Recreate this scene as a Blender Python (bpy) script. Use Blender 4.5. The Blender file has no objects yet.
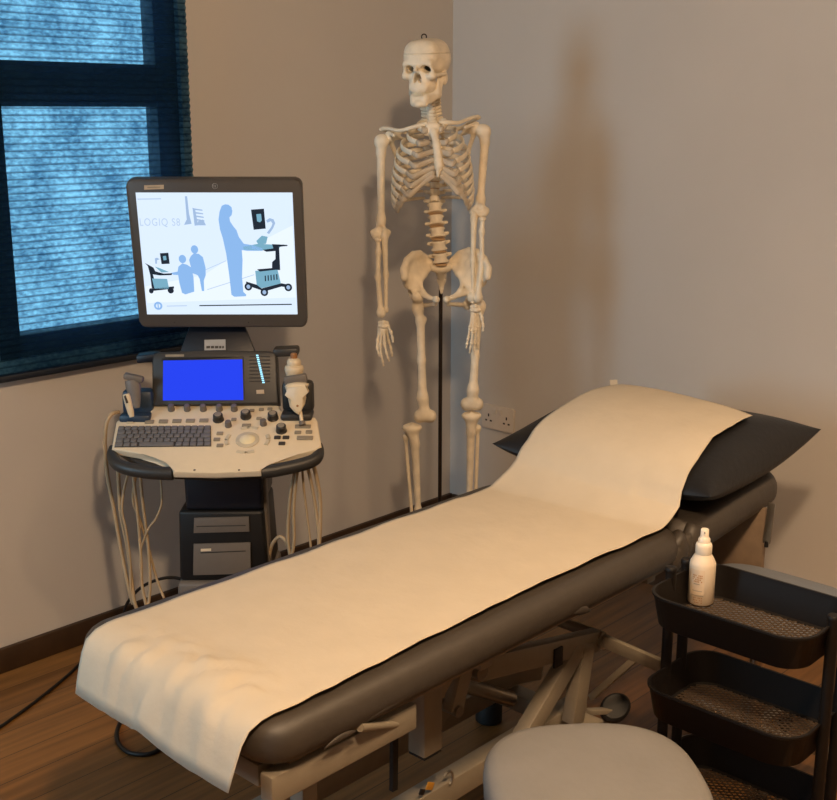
import bpy, bmesh, math, random
import numpy as np
from mathutils import Vector, Matrix, Euler

random.seed(4)
SC = bpy.context.scene
COL = SC.collection
PI = math.pi

# ------------------------------------------------------------------ camera model
FPX, PITCH, YAW = 1171.0, 0.2416, 0.7545
CAM = np.array([-3.223, -2.8637, 1.5])
RIGHT = np.array([math.sin(YAW), -math.cos(YAW), 0.0])
FWD = np.array([math.cos(YAW), math.sin(YAW), 0.0])
UP = np.array([0.0, 0.0, 1.0])
ROTZ = math.atan2(-FWD[0], FWD[1])


def ray(px, py):
    xc = (px - 418.5) / FPX
    yc = -(py - 400) / FPX
    c, s = math.cos(PITCH), math.sin(PITCH)
    return RIGHT * xc + FWD * (c + yc * s) + UP * (-s + yc * c)


def at_x(px, py, x):
    d = ray(px, py)
    return CAM + d * ((x - CAM[0]) / d[0])


def at_y(px, py, y):
    d = ray(px, py)
    return CAM + d * ((y - CAM[1]) / d[1])


def at_z(px, py, z):
    d = ray(px, py)
    return CAM + d * ((z - CAM[2]) / d[2])


def at_v(px, py, v):
    d = ray(px, py)
    return CAM + d * (v / (d @ FWD))


# ------------------------------------------------------------------ materials
def lin(c):
    if isinstance(c, str):
        c = [int(c[i:i + 2], 16) / 255 for i in (0, 2, 4)]
    return tuple(((x / 12.92) if x <= 0.04045 else ((x + 0.055) / 1.055) ** 2.4) for x in c) + (1.0,)


def mat(name, col, rough=0.5, metal=0.0, noise=0.08, nscale=40.0, bump=0.0, bscale=200.0, spec=0.5, emit=None, estr=1.0, coat=0.0):
    m = bpy.data.materials.new(name)
    m.use_nodes = True
    nt = m.node_tree
    b = nt.nodes['Principled BSDF']
    b.inputs['Roughness'].default_value = rough
    b.inputs['Metallic'].default_value = metal
    b.inputs['Specular IOR Level'].default_value = spec
    if coat:
        b.inputs['Coat Weight'].default_value = coat
    tc = nt.nodes.new('ShaderNodeTexCoord')
    n = nt.nodes.new('ShaderNodeTexNoise')
    n.inputs['Scale'].default_value = nscale
    n.inputs['Detail'].default_value = 4
    nt.links.new(tc.outputs['Object'], n.inputs['Vector'])
    r = nt.nodes.new('ShaderNodeValToRGB')
    c = lin(col)
    lo = tuple(x * (1 - noise) for x in c[:3]) + (1,)
    hi = tuple(min(1, x * (1 + noise)) for x in c[:3]) + (1,)
    r.color_ramp.elements[0].position = 0.3
    r.color_ramp.elements[1].position = 0.7
    r.color_ramp.elements[0].color = lo
    r.color_ramp.elements[1].color = hi
    nt.links.new(n.outputs['Fac'], r.inputs['Fac'])
    nt.links.new(r.outputs['Color'], b.inputs['Base Color'])
    if bump:
        n2 = nt.nodes.new('ShaderNodeTexNoise')
        n2.inputs['Scale'].default_value = bscale
        n2.inputs['Detail'].default_value = 6
        nt.links.new(tc.outputs['Object'], n2.inputs['Vector'])
        bp = nt.nodes.new('ShaderNodeBump')
        bp.inputs['Strength'].default_value = bump
        bp.inputs['Distance'].default_value = 0.01
        nt.links.new(n2.outputs['Fac'], bp.inputs['Height'])
        nt.links.new(bp.outputs['Normal'], b.inputs['Normal'])
    if emit:
        b.inputs['Emission Color'].default_value = lin(emit)
        b.inputs['Emission Strength'].default_value = estr
    return m


def emis(name, col, strength):
    m = bpy.data.materials.new(name)
    m.use_nodes = True
    nt = m.node_tree
    nt.nodes.clear()
    e = nt.nodes.new('ShaderNodeEmission')
    e.inputs['Color'].default_value = lin(col)
    e.inputs['Strength'].default_value = strength
    o = nt.nodes.new('ShaderNodeOutputMaterial')
    nt.links.new(e.outputs[0], o.inputs[0])
    return m


def wood_floor():
    m = bpy.data.materials.new('floor_wood')
    m.use_nodes = True
    nt = m.node_tree
    b = nt.nodes['Principled BSDF']
    tc = nt.nodes.new('ShaderNodeTexCoord')
    br = nt.nodes.new('ShaderNodeTexBrick')
    br.inputs['Scale'].default_value = 1
    br.inputs['Brick Width'].default_value = 1.1
    br.inputs['Row Height'].default_value = 0.105
    br.inputs['Mortar Size'].default_value = 0.0012
    br.inputs['Color1'].default_value = lin('93693a')
    br.inputs['Color2'].default_value = lin('785229')
    br.inputs['Mortar'].default_value = lin('2a190d')
    nt.links.new(tc.outputs['Object'], br.inputs['Vector'])
    mp = nt.nodes.new('ShaderNodeMapping')
    mp.inputs['Scale'].default_value = (2.5, 45, 1)
    nt.links.new(tc.outputs['Object'], mp.inputs['Vector'])
    n = nt.nodes.new('ShaderNodeTexNoise')
    n.inputs['Scale'].default_value = 1.0
    n.inputs['Detail'].default_value = 6
    nt.links.new(mp.outputs['Vector'], n.inputs['Vector'])
    r = nt.nodes.new('ShaderNodeValToRGB')
    r.color_ramp.elements[0].position = 0.3
    r.color_ramp.elements[0].color = (0.55, 0.52, 0.5, 1)
    r.color_ramp.elements[1].position = 0.7
    r.color_ramp.elements[1].color = (1.1, 1.05, 1, 1)
    nt.links.new(n.outputs['Fac'], r.inputs['Fac'])
    mx = nt.nodes.new('ShaderNodeMix')
    mx.data_type = 'RGBA'
    mx.blend_type = 'MULTIPLY'
    mx.inputs['Factor'].default_value = 1
    nt.links.new(br.outputs['Color'], mx.inputs['A'])
    nt.links.new(r.outputs['Color'], mx.inputs['B'])
    nt.links.new(mx.outputs['Result'], b.inputs['Base Color'])
    b.inputs['Roughness'].default_value = 0.42
    return m


def blind_mat():
    """Navy honeycomb fabric: an open weave one can partly see through, the rest scatters light."""
    m = bpy.data.materials.new('blind_fabric')
    m.use_nodes = True
    nt = m.node_tree
    nt.nodes.clear()
    o = nt.nodes.new('ShaderNodeOutputMaterial')
    tc = nt.nodes.new('ShaderNodeTexCoord')
    mp = nt.nodes.new('ShaderNodeMapping')
    mp.inputs['Scale'].default_value = (60, 60, 100)
    nt.links.new(tc.outputs['Object'], mp.inputs['Vector'])
    n = nt.nodes.new('ShaderNodeTexNoise')
    n.inputs['Scale'].default_value = 1.0
    n.inputs['Detail'].default_value = 3
    nt.links.new(mp.outputs['Vector'], n.inputs['Vector'])
    n2 = nt.nodes.new('ShaderNodeTexNoise')
    n2.inputs['Scale'].default_value = 9.0
    n2.inputs['Detail'].default_value = 4
    nt.links.new(tc.outputs['Object'], n2.inputs['Vector'])
    ad = nt.nodes.new('ShaderNodeMath')
    ad.operation = 'ADD'
    nt.links.new(n.outputs['Fac'], ad.inputs[0])
    nt.links.new(n2.outputs['Fac'], ad.inputs[1])
    r = nt.nodes.new('ShaderNodeValToRGB')
    r.color_ramp.elements[0].position = 0.38
    r.color_ramp.elements[0].color = (0.08, 0.20, 0.32, 1)
    r.color_ramp.elements[1].position = 0.64
    r.color_ramp.elements[1].color = (0.40, 0.72, 0.90, 1)
    hf = nt.nodes.new('ShaderNodeMath')
    hf.operation = 'MULTIPLY'
    hf.inputs[1].default_value = 0.5
    nt.links.new(ad.outputs[0], hf.inputs[0])
    nt.links.new(hf.outputs[0], r.inputs['Fac'])
    tr = nt.nodes.new('ShaderNodeBsdfTransparent')
    sx = nt.nodes.new('ShaderNodeSeparateXYZ')
    nt.links.new(tc.outputs['Object'], sx.inputs[0])
    dv_ = nt.nodes.new('ShaderNodeMath')
    dv_.operation = 'MULTIPLY_ADD'
    dv_.inputs[1].default_value = 1 / 0.0178
    dv_.inputs[2].default_value = 200.0
    nt.links.new(sx.outputs['Z'], dv_.inputs[0])
    fr = nt.nodes.new('ShaderNodeMath')
    fr.operation = 'FRACT'
    nt.links.new(dv_.outputs[0], fr.inputs[0])
    sr = nt.nodes.new('ShaderNodeValToRGB')      # the glued double-thick seam of each cell lets less light through
    e = sr.color_ramp.elements
    e[0].position = 0.0
    e[0].color = (0.25, 0.25, 0.28, 1)
    e[1].position = 0.30
    e[1].color = (1, 1, 1, 1)
    e2 = e.new(0.85)
    e2.color = (0.9, 0.9, 0.9, 1)
    e3 = e.new(1.0)
    e3.color = (0.25, 0.25, 0.28, 1)
    nt.links.new(fr.outputs[0], sr.inputs['Fac'])
    mu = nt.nodes.new('ShaderNodeMix')
    mu.data_type = 'RGBA'
    mu.blend_type = 'MULTIPLY'
    mu.inputs['Factor'].default_value = 1
    nt.links.new(r.outputs['Color'], mu.inputs['A'])
    nt.links.new(sr.outputs['Color'], mu.inputs['B'])
    nt.links.new(mu.outputs['Result'], tr.inputs['Color'])
    df = nt.nodes.new('ShaderNodeBsdfDiffuse')
    df.inputs['Color'].default_value = lin('22415f')
    tl = nt.nodes.new('ShaderNodeBsdfTranslucent')
    tl.inputs['Color'].default_value = lin('2b4a74')
    m1 = nt.nodes.new('ShaderNodeMixShader')
    m1.inputs[0].default_value = 0.3
    nt.links.new(df.outputs[0], m1.inputs[1])
    nt.links.new(tl.outputs[0], m1.inputs[2])
    m2 = nt.nodes.new('ShaderNodeMixShader')
    m2.inputs[0].default_value = 0.6
    nt.links.new(m1.outputs[0], m2.inputs[1])
    nt.links.new(tr.outputs[0], m2.inputs[2])
    nt.links.new(m2.outputs[0], o.inputs[0])
    return m


def glass_mat():
    m = bpy.data.materials.new('window_glass')
    m.use_nodes = True
    nt = m.node_tree
    nt.nodes.clear()
    o = nt.nodes.new('ShaderNodeOutputMaterial')
    tr = nt.nodes.new('ShaderNodeBsdfTransparent')
    tr.inputs['Color'].default_value = (0.93, 0.97, 0.98, 1)
    gl = nt.nodes.new('ShaderNodeBsdfGlossy')
    gl.inputs['Roughness'].default_value = 0.02
    mx = nt.nodes.new('ShaderNodeMixShader')
    mx.inputs[0].default_value = 0.06
    nt.links.new(tr.outputs[0], mx.inputs[1])
    nt.links.new(gl.outputs[0], mx.inputs[2])
    nt.links.new(mx.outputs[0], o.inputs[0])
    return m


M = {}
M['wall'] = mat('wall_paint', 'cdc8c2', 0.85, noise=0.02, nscale=3, bump=0.05, bscale=300, spec=0.2)
M['ceiling'] = mat('ceiling_paint', '9a948c', 0.9, noise=0.02)
M['wall_taupe'] = mat('wall_taupe', '7a736b', 0.9, noise=0.02)
M['floor'] = wood_floor()
M['skirting'] = mat('skirting_wood', '3d2a19', 0.5, noise=0.2, nscale=18)
M['blind'] = blind_mat()
M['blind_rail'] = mat('blind_rail_navy', '101824', 0.5)
M['pvc'] = mat('window_pvc', '2a3038', 0.4)
M['glass'] = glass_mat()
M['socket'] = mat('socket_plastic', 'd6cdc2', 0.35, noise=0.02)
M['socket_hole'] = mat('socket_hole', '2c2622', 0.7)
M['bone'] = mat('bone_plastic', 'f0e3cb', 0.5, noise=0.10, nscale=30, bump=0.06, bscale=150)
M['cartilage'] = mat('cartilage_plastic', 'c9bba6', 0.5, noise=0.08, nscale=30)
M['disc'] = mat('disc_plastic', 'c4a27a', 0.5)
M['tooth'] = mat('tooth_plastic', 'e6dcc2', 0.35)
M['cutline'] = mat('skull_cut', '6a5336', 0.7)
M['rod'] = mat('dark_steel_rod', '3a302a', 0.4, metal=0.7)
M['steel'] = mat('steel', 'a8a39a', 0.3, metal=0.9)
M['vinyl'] = mat('brown_vinyl', '3f3933', 0.5, noise=0.06, bump=0.12, bscale=30)
M['cream'] = mat('cream_metal', '857c6d', 0.4, noise=0.04)
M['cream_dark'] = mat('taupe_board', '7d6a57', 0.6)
M['black'] = mat('black_rubber', '0c0b0b', 0.6)
M['pillow'] = mat('black_vinyl', '141417', 0.5, noise=0.1, bump=0.1, bscale=60)
M['paper'] = mat('paper', 'cbbfab', 0.85, noise=0.03, nscale=12, bump=0.12, bscale=45, spec=0.15)
M['trolley'] = mat('dark_brown_metal', '15110f', 0.5, noise=0.05, spec=0.3)
M['trolley_mesh'] = mat('mesh_metal', '5c4e40', 0.4, metal=0.3)
M['stool'] = mat('grey_leather', '7c7a78', 0.6, noise=0.05, nscale=10, bump=0.08, bscale=60)
M['stool_cool'] = mat('blue_grey_leather', '747a84', 0.6, noise=0.04, nscale=10, bump=0.08, bscale=60)
M['bottle'] = mat('bottle_plastic', 'e6d6c0', 0.4, noise=0.02)
M['bottle_cap'] = mat('bottle_cap', 'eee2d0', 0.3, noise=0.02)
M['orange'] = mat('label_orange', 'c08a58', 0.6)
M['label_grey'] = mat('label_grey', 'b2a28e', 0.6)
M['label_pale'] = mat('label_pale', 'e0cbb0', 0.6)
M['con_grey'] = mat('console_grey', '4a4541', 0.45, noise=0.03)
M['con_dark'] = mat('console_dark', '302e2c', 0.45, noise=0.03)
M['con_navy'] = mat('console_navy', '10141f', 0.45, noise=0.05)
M['con_blue'] = mat('console_blue', '24384e', 0.45, noise=0.05)
M['con_black'] = mat('console_black', '0b0a0a', 0.5)
M['con_beige'] = mat('console_beige', 'e0d0b4', 0.45, noise=0.02)
M['drive'] = mat('drive_grey', '6c645c', 0.5, noise=0.03)
M['key'] = mat('key_grey', '6c6a6a', 0.5)
M['key_bed'] = mat('key_bed', '3e3c3c', 0.6)
M['button'] = mat('button_tan', '8f8472', 0.5)
M['button_dark'] = mat('button_dark', '3a332c', 0.5)
M['knob'] = mat('knob_grey', '6a625a', 0.45)
M['knob_black'] = mat('knob_black', '24211e', 0.4)
M['ball'] = mat('trackball', 'efe0b8', 0.25)
M['ring'] = mat('button_ring', 'c8bba2', 0.5)
M['cable'] = mat('cable_beige', 'b39c7c', 0.5, noise=0.03)
M['cable_black'] = mat('cable_black', '0d0b0a', 0.5)
M['probe_white'] = mat('probe_white', 'd9c7a8', 0.4, noise=0.03)
M['probe_grey'] = mat('probe_grey', '77706a', 0.45, noise=0.03)
M['probe_brown'] = mat('probe_tip', '9a6a3e', 0.45)
M['tan_label'] = mat('asset_label', 'b9a58c', 0.6)
M['white_label'] = mat('white_label', 'a9a7a4', 0.6)
M['blue_cover'] = mat('blue_plastic', '24466e', 0.5)
M['sticker'] = mat('sticker_yellow', 'c08a30', 0.6)
M['scr_bg'] = emis('screen_white', 'dbebfd', 1.08)
M['scr_bg2'] = emis('screen_floor', 'e8f3fe', 1.08)
M['scr_blue'] = emis('screen_blue', '93c0f6', 0.95)
M['scr_mid'] = emis('screen_mid', 'a9c4e8', 0.95)
M['scr_dark'] = emis('screen_dark', '28303c', 0.9)
M['scr_teal'] = emis('screen_teal', '7fb4cc', 0.95)
M['scr_text'] = emis('screen_text', 'bfd5ef', 1.0)
M['scr_pure'] = emis('touch_blue', '2a46f5', 1.0)
M['led'] = emis('led_cyan', '9fe4ff', 1.6)


# ------------------------------------------------------------------ mesh builder
def basis(z, x=None):
    z = Vector(z).normalized()
    if x is None:
        x = Vector((1, 0, 0)) if abs(z.x) < 0.9 else Vector((0, 1, 0))
    x = Vector(x)
    x = (x - z * x.dot(z)).normalized()
    y = z.cross(x)
    m = Matrix((x, y, z)).transposed()
    return m


class MB:
    def __init__(self):
        self.v, self.f, self.m = [], [], []
        self.cur = 0

    def add(self, vs, fs):
        o = len(self.v)
        self.v += [tuple(float(a) for a in p) for p in vs]
        self.f += [tuple(i + o for i in f) for f in fs]
        self.m += [self.cur] * len(fs)
        return self

    def bm(self, bm, R=None, c=(0, 0, 0)):
        c = Vector([float(a) for a in c])
        bm.verts.index_update()
        vs = [((R @ v.co) if R else v.co) + c for v in bm.verts]
        fs = [[v.index for v in f.verts] for f in bm.faces]
        bm.free()
        return self.add(vs, fs)

    def box(self, c, s, R=None, bevel=0.0, seg=2):
        bm = bmesh.new()
        bmesh.ops.create_cube(bm, size=1)
        for v in bm.verts:
            v.co = Vector((v.co.x * s[0], v.co.y * s[1], v.co.z * s[2]))
        if bevel:
            bmesh.ops.bevel(bm, geom=list(bm.edges), offset=min(bevel, min(s) * 0.49), segments=seg, profile=0.5, affect='EDGES')
        return self.bm(bm, R, c)

    def bar(self, a, b, w, h, up=(0, 0, 1), bevel=0.002):
        a, b = Vector([float(q) for q in a]), Vector([float(q) for q in b])
        d = b - a
        R = basis(d, up)          # local x = up, y = side, z = along
        return self.box((a + b) / 2, (h, w, d.length), R, bevel)

    def tube(self, pts, r, seg=10, up=None, flat=1.0, cap=True):
        P = [Vector([float(a) for a in p]) for p in pts]
        n = len(P)
        rs = r if isinstance(r, (list, tuple)) else [r] * n
        T = []
        for i in range(n):
            t = P[min(i + 1, n - 1)] - P[max(i - 1, 0)]
            T.append(t.normalized())
        vs, fs = [], []
        prev = None
        for i in range(n):
            t = T[i]
            if up is not None:
                u = Vector(up)
                u = u - t * u.dot(t)
                if u.length < 1e-4:
                    u = prev if prev else basis(t).col[0]
                a = u.normalized()
            else:
                if prev is None:
                    a = Vector(basis(t).col[0])
                else:
                    a = (prev - t * prev.dot(t)).normalized()
            prev = a
            b = t.cross(a)
            for k in range(seg):
                th = 2 * PI * k / seg
                vs.append(P[i] + a * (rs[i] * math.cos(th)) + b * (rs[i] * flat * math.sin(th)))
        for i in range(n - 1):
            for k in range(seg):
                k2 = (k + 1) % seg
                fs.append((i * seg + k, i * seg + k2, (i + 1) * seg + k2, (i + 1) * seg + k))
        if cap:
            fs.append(tuple(range(seg - 1, -1, -1)))
            fs.append(tuple(range((n - 1) * seg, n * seg)))
        return self.add(vs, fs)

    def lathe(self, prof, c=(0, 0, 0), R=None, seg=24, sq=2.0, sx=1.0, sy=1.0):
        vs, fs = [], []
        c = Vector([float(a) for a in c])
        n = len(prof)
        for r, z in prof:
            for k in range(seg):
                th = 2 * PI * k / seg
                cs, sn = math.cos(th), math.sin(th)
                if sq != 2.0:
                    q = (abs(cs) ** sq + abs(sn) ** sq) ** (-1 / sq)
                    cs, sn = cs * q, sn * q
                p = Vector((r * cs * sx, r * sn * sy, z))
                vs.append((R @ p if R else p) + c)
        for i in range(n - 1):
            for k in range(seg):
                k2 = (k + 1) % seg
                fs.append((i * seg + k, i * seg + k2, (i + 1) * seg + k2, (i + 1) * seg + k))
        fs.append(tuple(range(seg - 1, -1, -1)))
        fs.append(tuple(range((n - 1) * seg, n * seg)))
        return self.add(vs, fs)

    def ell(self, c, r, R=None, seg=16, rings=10):
        bm = bmesh.new()
        bmesh.ops.create_uvsphere(bm, u_segments=seg, v_segments=rings, radius=1)
        for v in bm.verts:
            v.co = Vector((v.co.x * r[0], v.co.y * r[1], v.co.z * r[2]))
        return self.bm(bm, R, c)

    def prism(self, out, o, ux, uy, uz, z0, z1, bevel=0.0, seg=2):
        """outline (2-D) in the frame o, ux, uy, extruded along uz from z0 to z1"""
        bm = bmesh.new()
        a = 0
        for i in range(len(out)):
            x0, y0 = out[i]
            x1, y1 = out[(i + 1) % len(out)]
            a += x0 * y1 - x1 * y0
        if a < 0:
            out = list(reversed(out))
        lo = [bm.verts.new((x, y, z0)) for x, y in out]
        hi = [bm.verts.new((x, y, z1)) for x, y in out]
        n = len(out)
        bm.faces.new(list(reversed(lo)))
        top = bm.faces.new(hi)
        for i in range(n):
            j = (i + 1) % n
            bm.faces.new((lo[i], lo[j], hi[j], hi[i]))
        if bevel:
            eds = [e for e in bm.edges if abs(e.verts[0].co.z - e.verts[1].co.z) < 1e-7]
            bmesh.ops.bevel(bm, geom=eds, offset=bevel, segments=seg, profile=0.5, affect='EDGES')
        Mx = Matrix((Vector(ux), Vector(uy), Vector(uz))).transposed()
        return self.bm(bm, Mx, o)

    def grid(self, fn, nu, nv, flip=False):
        vs = [fn(i / (nu - 1), j / (nv - 1)) for i in range(nu) for j in range(nv)]
        fs = []
        for i in range(nu - 1):
            for j in range(nv - 1):
                q = (i * nv + j, (i + 1) * nv + j, (i + 1) * nv + j + 1, i * nv + j + 1)
                fs.append(tuple(reversed(q)) if flip else q)
        return self.add(vs, fs)

    def build(self, name, mats, parent=None, ang=38, label=None, base=None):
        me = bpy.data.meshes.new(name)
        base = Vector((0, 0, 0)) if base is None else Vector([float(a) for a in base])
        me.from_pydata([Vector(p) - base for p in self.v], [], self.f)
        if not isinstance(mats, (list, tuple)):
            mats = [mats]
        for mm in mats:
            me.materials.append(mm)
        me.polygons.foreach_set('material_index', self.m)
        me.polygons.foreach_set('use_smooth', [True] * len(self.f))
        me.validate()
        me.update()
        if ang < 180:
            me.set_sharp_from_angle(angle=math.radians(ang))
        o = bpy.data.objects.new(name, me)
        COL.objects.link(o)
        o.location = base
        if parent is not None:
            o.parent = parent
        if label:
            o['label'] = label
        return o


def tag(o, label=None, cat=None, group=None, kind=None):
    if label:
        o['label'] = label
    if cat:
        o['category'] = cat
    if group:
        o['group'] = group
    if kind:
        o['kind'] = kind
    return o


def thing(name, loc, label, cat, rz=0.0, group=None):
    o = bpy.data.objects.new(name, None)
    o.empty_display_size = 0.1
    o.location = [float(a) for a in loc]
    o.rotation_euler = (0, 0, rz)
    COL.objects.link(o)
    return tag(o, label, cat, group)


def spline(pts, n=40):
    """Catmull-Rom through points"""
    P = [np.array([float(a) for a in p]) for p in pts]
    P = [2 * P[0] - P[1]] + P + [2 * P[-1] - P[-2]]
    out = []
    segs = len(P) - 3
    per = max(2, n // segs)
    for i in range(segs):
        p0, p1, p2, p3 = P[i:i + 4]
        for k in range(per):
            t = k / per
            out.append(0.5 * ((2 * p1) + (-p0 + p2) * t + (2 * p0 - 5 * p1 + 4 * p2 - p3) * t * t + (-p0 + 3 * p1 - 3 * p2 + p3) * t ** 3))
    out.append(P[-2])
    return out


def rrect(w, h, r, n=6, cx=0, cy=0):
    out = []
    for (sx, sy, a0) in ((1, 1, 0), (-1, 1, 90), (-1, -1, 180), (1, -1, 270)):
        for k in range(n + 1):
            a = math.radians(a0 + 90 * k / n)
            out.append((cx + sx * (w / 2 - r) + r * math.cos(a), cy + sy * (h / 2 - r) + r * math.sin(a)))
    return out


# ------------------------------------------------------------------ signed-distance modelling for bones
def s_cap(a, b, r0, r1=None):
    a, b = np.array(a, float), np.array(b, float)
    r1 = r0 if r1 is None else r1

    def f(P):
        d = b - a
        t = np.clip(((P - a) @ d) / max(d @ d, 1e-9), 0, 1)
        return np.linalg.norm(P - a - t[..., None] * d, axis=-1) - (r0 + (r1 - r0) * t)
    R = max(r0, r1)
    return f, np.minimum(a, b) - R, np.maximum(a, b) + R


def s_ell(c, r, rot=None):
    c, r = np.array(c, float), np.array(r, float)
    Rm = np.array(Euler(rot).to_matrix()) if rot is not None else np.eye(3)

    def f(P):
        q = (P - c) @ Rm
        k0 = np.linalg.norm(q / r, axis=-1)
        k1 = np.linalg.norm(q / (r * r), axis=-1)
        return k0 * (k0 - 1) / np.maximum(k1, 1e-9)
    m = r.max()
    return f, c - m, c + m


def s_box(c, h, rad=0.0, rot=None):
    c, h = np.array(c, float), np.array(h, float)
    Rm = np.array(Euler(rot).to_matrix()) if rot is not None else np.eye(3)

    def f(P):
        q = np.abs((P - c) @ Rm) - (h - rad)
        return np.linalg.norm(np.maximum(q, 0), axis=-1) + np.minimum(q.max(-1), 0) - rad
    m = np.linalg.norm(h)
    return f, c - m, c + m


def s_half(axis, val, sign):
    def f(P):
        return sign * (P[..., axis] - val)
    return f, None, None


def nets(F, org, h):
    s = F < 0
    nx, ny, nz = F.shape
    cs = (nx - 1, ny - 1, nz - 1)
    acc = np.zeros(cs + (3,))
    cnt = np.zeros(cs)
    cor = [(i, j, k) for i in (0, 1) for j in (0, 1) for k in (0, 1)]
    sl = lambda o: tuple(slice(o[d], o[d] + cs[d]) for d in range(3))
    for a in cor:
        for d in range(3):
            if a[d] == 0:
                b = list(a)
                b[d] = 1
                fa, fb = F[sl(a)], F[sl(b)]
                mk = (fa < 0) != (fb < 0)
                den = np.where(mk, fa - fb, 1)
                t = np.where(mk, fa / den, 0)
                for e in range(3):
                    acc[..., e] += np.where(mk, a[e] + (t if e == d else 0), 0)
                cnt += mk
    act = cnt > 0
    idx = -np.ones(cs, int)
    idx[act] = np.arange(act.sum())
    ijk = np.argwhere(act)
    V = (ijk + acc[act] / cnt[act][:, None]) * h + org
    faces = []
    for d in range(3):
        e1, e2 = (d + 1) % 3, (d + 2) % 3
        sa = [slice(None)] * 3
        sb = [slice(None)] * 3
        sa[d] = slice(0, -1)
        sb[d] = slice(1, None)
        A, B = s[tuple(sa)], s[tuple(sb)]
        for p in np.argwhere(A != B):
            if p[e1] == 0 or p[e2] == 0 or p[e1] >= cs[e1] or p[e2] >= cs[e2]:
                continue
            q = []
            for (o1, o2) in ((-1, -1), (0, -1), (0, 0), (-1, 0)):
                c = p.copy()
                c[e1] += o1
                c[e2] += o2
                q.append(idx[tuple(c)])
            if not s[tuple(p)]:
                q.reverse()
            faces.append(tuple(int(x) for x in q))
    return V, faces


def sdf(ops, h=0.003, bounds=None):
    """ops: list of (op, prim, k); op 'u' union, 's' subtract, 'i' intersect"""
    if bounds is None:
        lo = np.min([p[1] for o, p, k in ops if o == 'u'], axis=0) - 3 * h
        hi = np.max([p[2] for o, p, k in ops if o == 'u'], axis=0) + 3 * h
    else:
        lo, hi = np.array(bounds[0]), np.array(bounds[1])
    n = np.ceil((hi - lo) / h).astype(int) + 1
    ax = [lo[d] + h * np.arange(n[d]) for d in range(3)]
    P = np.stack(np.meshgrid(*ax, indexing='ij'), -1)
    D = None
    for o, (f, _, _), k in ops:
        d = f(P)
        if D is None:
            D = d
            continue
        if o == 'u':
            if k:
                q = np.clip(0.5 + 0.5 * (D - d) / k, 0, 1)
                D = D * (1 - q) + d * q - k * q * (1 - q)
            else:
                D = np.minimum(D, d)
        elif o == 's':
            d = -d
            if k:
                q = np.clip(0.5 - 0.5 * (D - d) / k, 0, 1)
                D = D * (1 - q) + d * q + k * q * (1 - q)
            else:
                D = np.maximum(D, d)
        else:
            D = np.maximum(D, d)
    V, Fc = nets(D, lo, h)
    mb = MB()
    mb.add(V, Fc)
    return mb


def U(p, k=0.008):
    return ('u', p, k)


def SUB(p, k=0.004):
    return ('s', p, k)


# ================================================================== the room
RX0, RY0, RZ1 = -4.6, -4.0, 2.5


def structure(name, mb, m):
    o = mb.build(name, m)
    o['kind'] = 'structure'
    return o


structure('floor', MB().box(((RX0) / 2, RY0 / 2, -0.05), (-RX0 + 0.4, -RY0 + 0.4, 0.1)), M['floor'])
structure('ceiling', MB().box((RX0 / 2, RY0 / 2, RZ1 + 0.05), (-RX0 + 0.4, -RY0 + 0.4, 0.1)), M['ceiling'])
structure('wall_right', MB().box((0.1, RY0 / 2, RZ1 / 2), (0.2, -RY0 + 0.4, RZ1)), M['wall'])
structure('wall_front', MB().box((RX0 / 2, RY0 - 0.1, RZ1 / 2), (-RX0, 0.2, RZ1)), M['wall_taupe'])
W1 = (-1.78, -1.166, 0.86, 2.16)      # behind the blind: x0 x1 z0 z1
W2 = (-0.80, -0.10, 0.90, 2.15)      # in the rear wall: y0 y1 z0 z1
# the wall with the blind, and the rear wall behind the viewer with an uncovered window: strips around the openings
mb = MB()
for x0, x1, z0, z1 in ((RX0, W1[0], 0, RZ1), (W1[1], 0, 0, RZ1), (W1[0], W1[1], 0, W1[2]), (W1[0], W1[1], W1[3], RZ1)):
    mb.box(((x0 + x1) / 2, 0.06, (z0 + z1) / 2), (x1 - x0, 0.12, z1 - z0))
structure('wall_left', mb, M['wall'])
mb = MB()
for y0, y1, z0, z1 in ((RY0 - 0.2, W2[0], 0, RZ1), (W2[1], 0.12, 0, RZ1), (W2[0], W2[1], 0, W2[2]), (W2[0], W2[1], W2[3], RZ1)):
    mb.box((RX0 - 0.06, (y0 + y1) / 2, (z0 + z1) / 2), (0.12, y1 - y0, z1 - z0))
structure('wall_rear', mb, M['wall_taupe'])
structure('baseboard_left', MB().box((RX0 / 2, -0.008, 0.0355), (-RX0, 0.016, 0.071), bevel=0.004), M['skirting'])
structure('baseboard_right', MB().box((-0.008, RY0 / 2, 0.0355), (0.016, -RY0 - 0.04, 0.071), bevel=0.004), M['skirting'])


def window(name, W, bars):
    x0, x1, z0, z1 = W
    mb = MB()
    y = 0.045
    mb.box((x0 + 0.035, y, (z0 + z1) / 2), (0.07, 0.06, z1 - z0), bevel=0.004)
    mb.box((x1 - 0.037, y, (z0 + z1) / 2), (0.074, 0.06, z1 - z0), bevel=0.004)
    mb.box(((x0 + x1) / 2, y, z0 + 0.03), (x1 - x0, 0.06, 0.06), bevel=0.004)
    mb.box(((x0 + x1) / 2, y, z1 - 0.03), (x1 - x0, 0.06, 0.06), bevel=0.004)
    for zc, hh in bars:
        mb.box(((x0 + x1) / 2, y, zc), (x1 - x0, 0.055, hh), bevel=0.004)
    o = structure(name, mb, M['pvc'])
    MB().box(((x0 + x1) / 2, y + 0.01, (z0 + z1) / 2), (x1 - x0 - 0.02, 0.006, z1 - z0 - 0.02)).build('window_pane', M['glass'], o)
    return o


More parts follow.
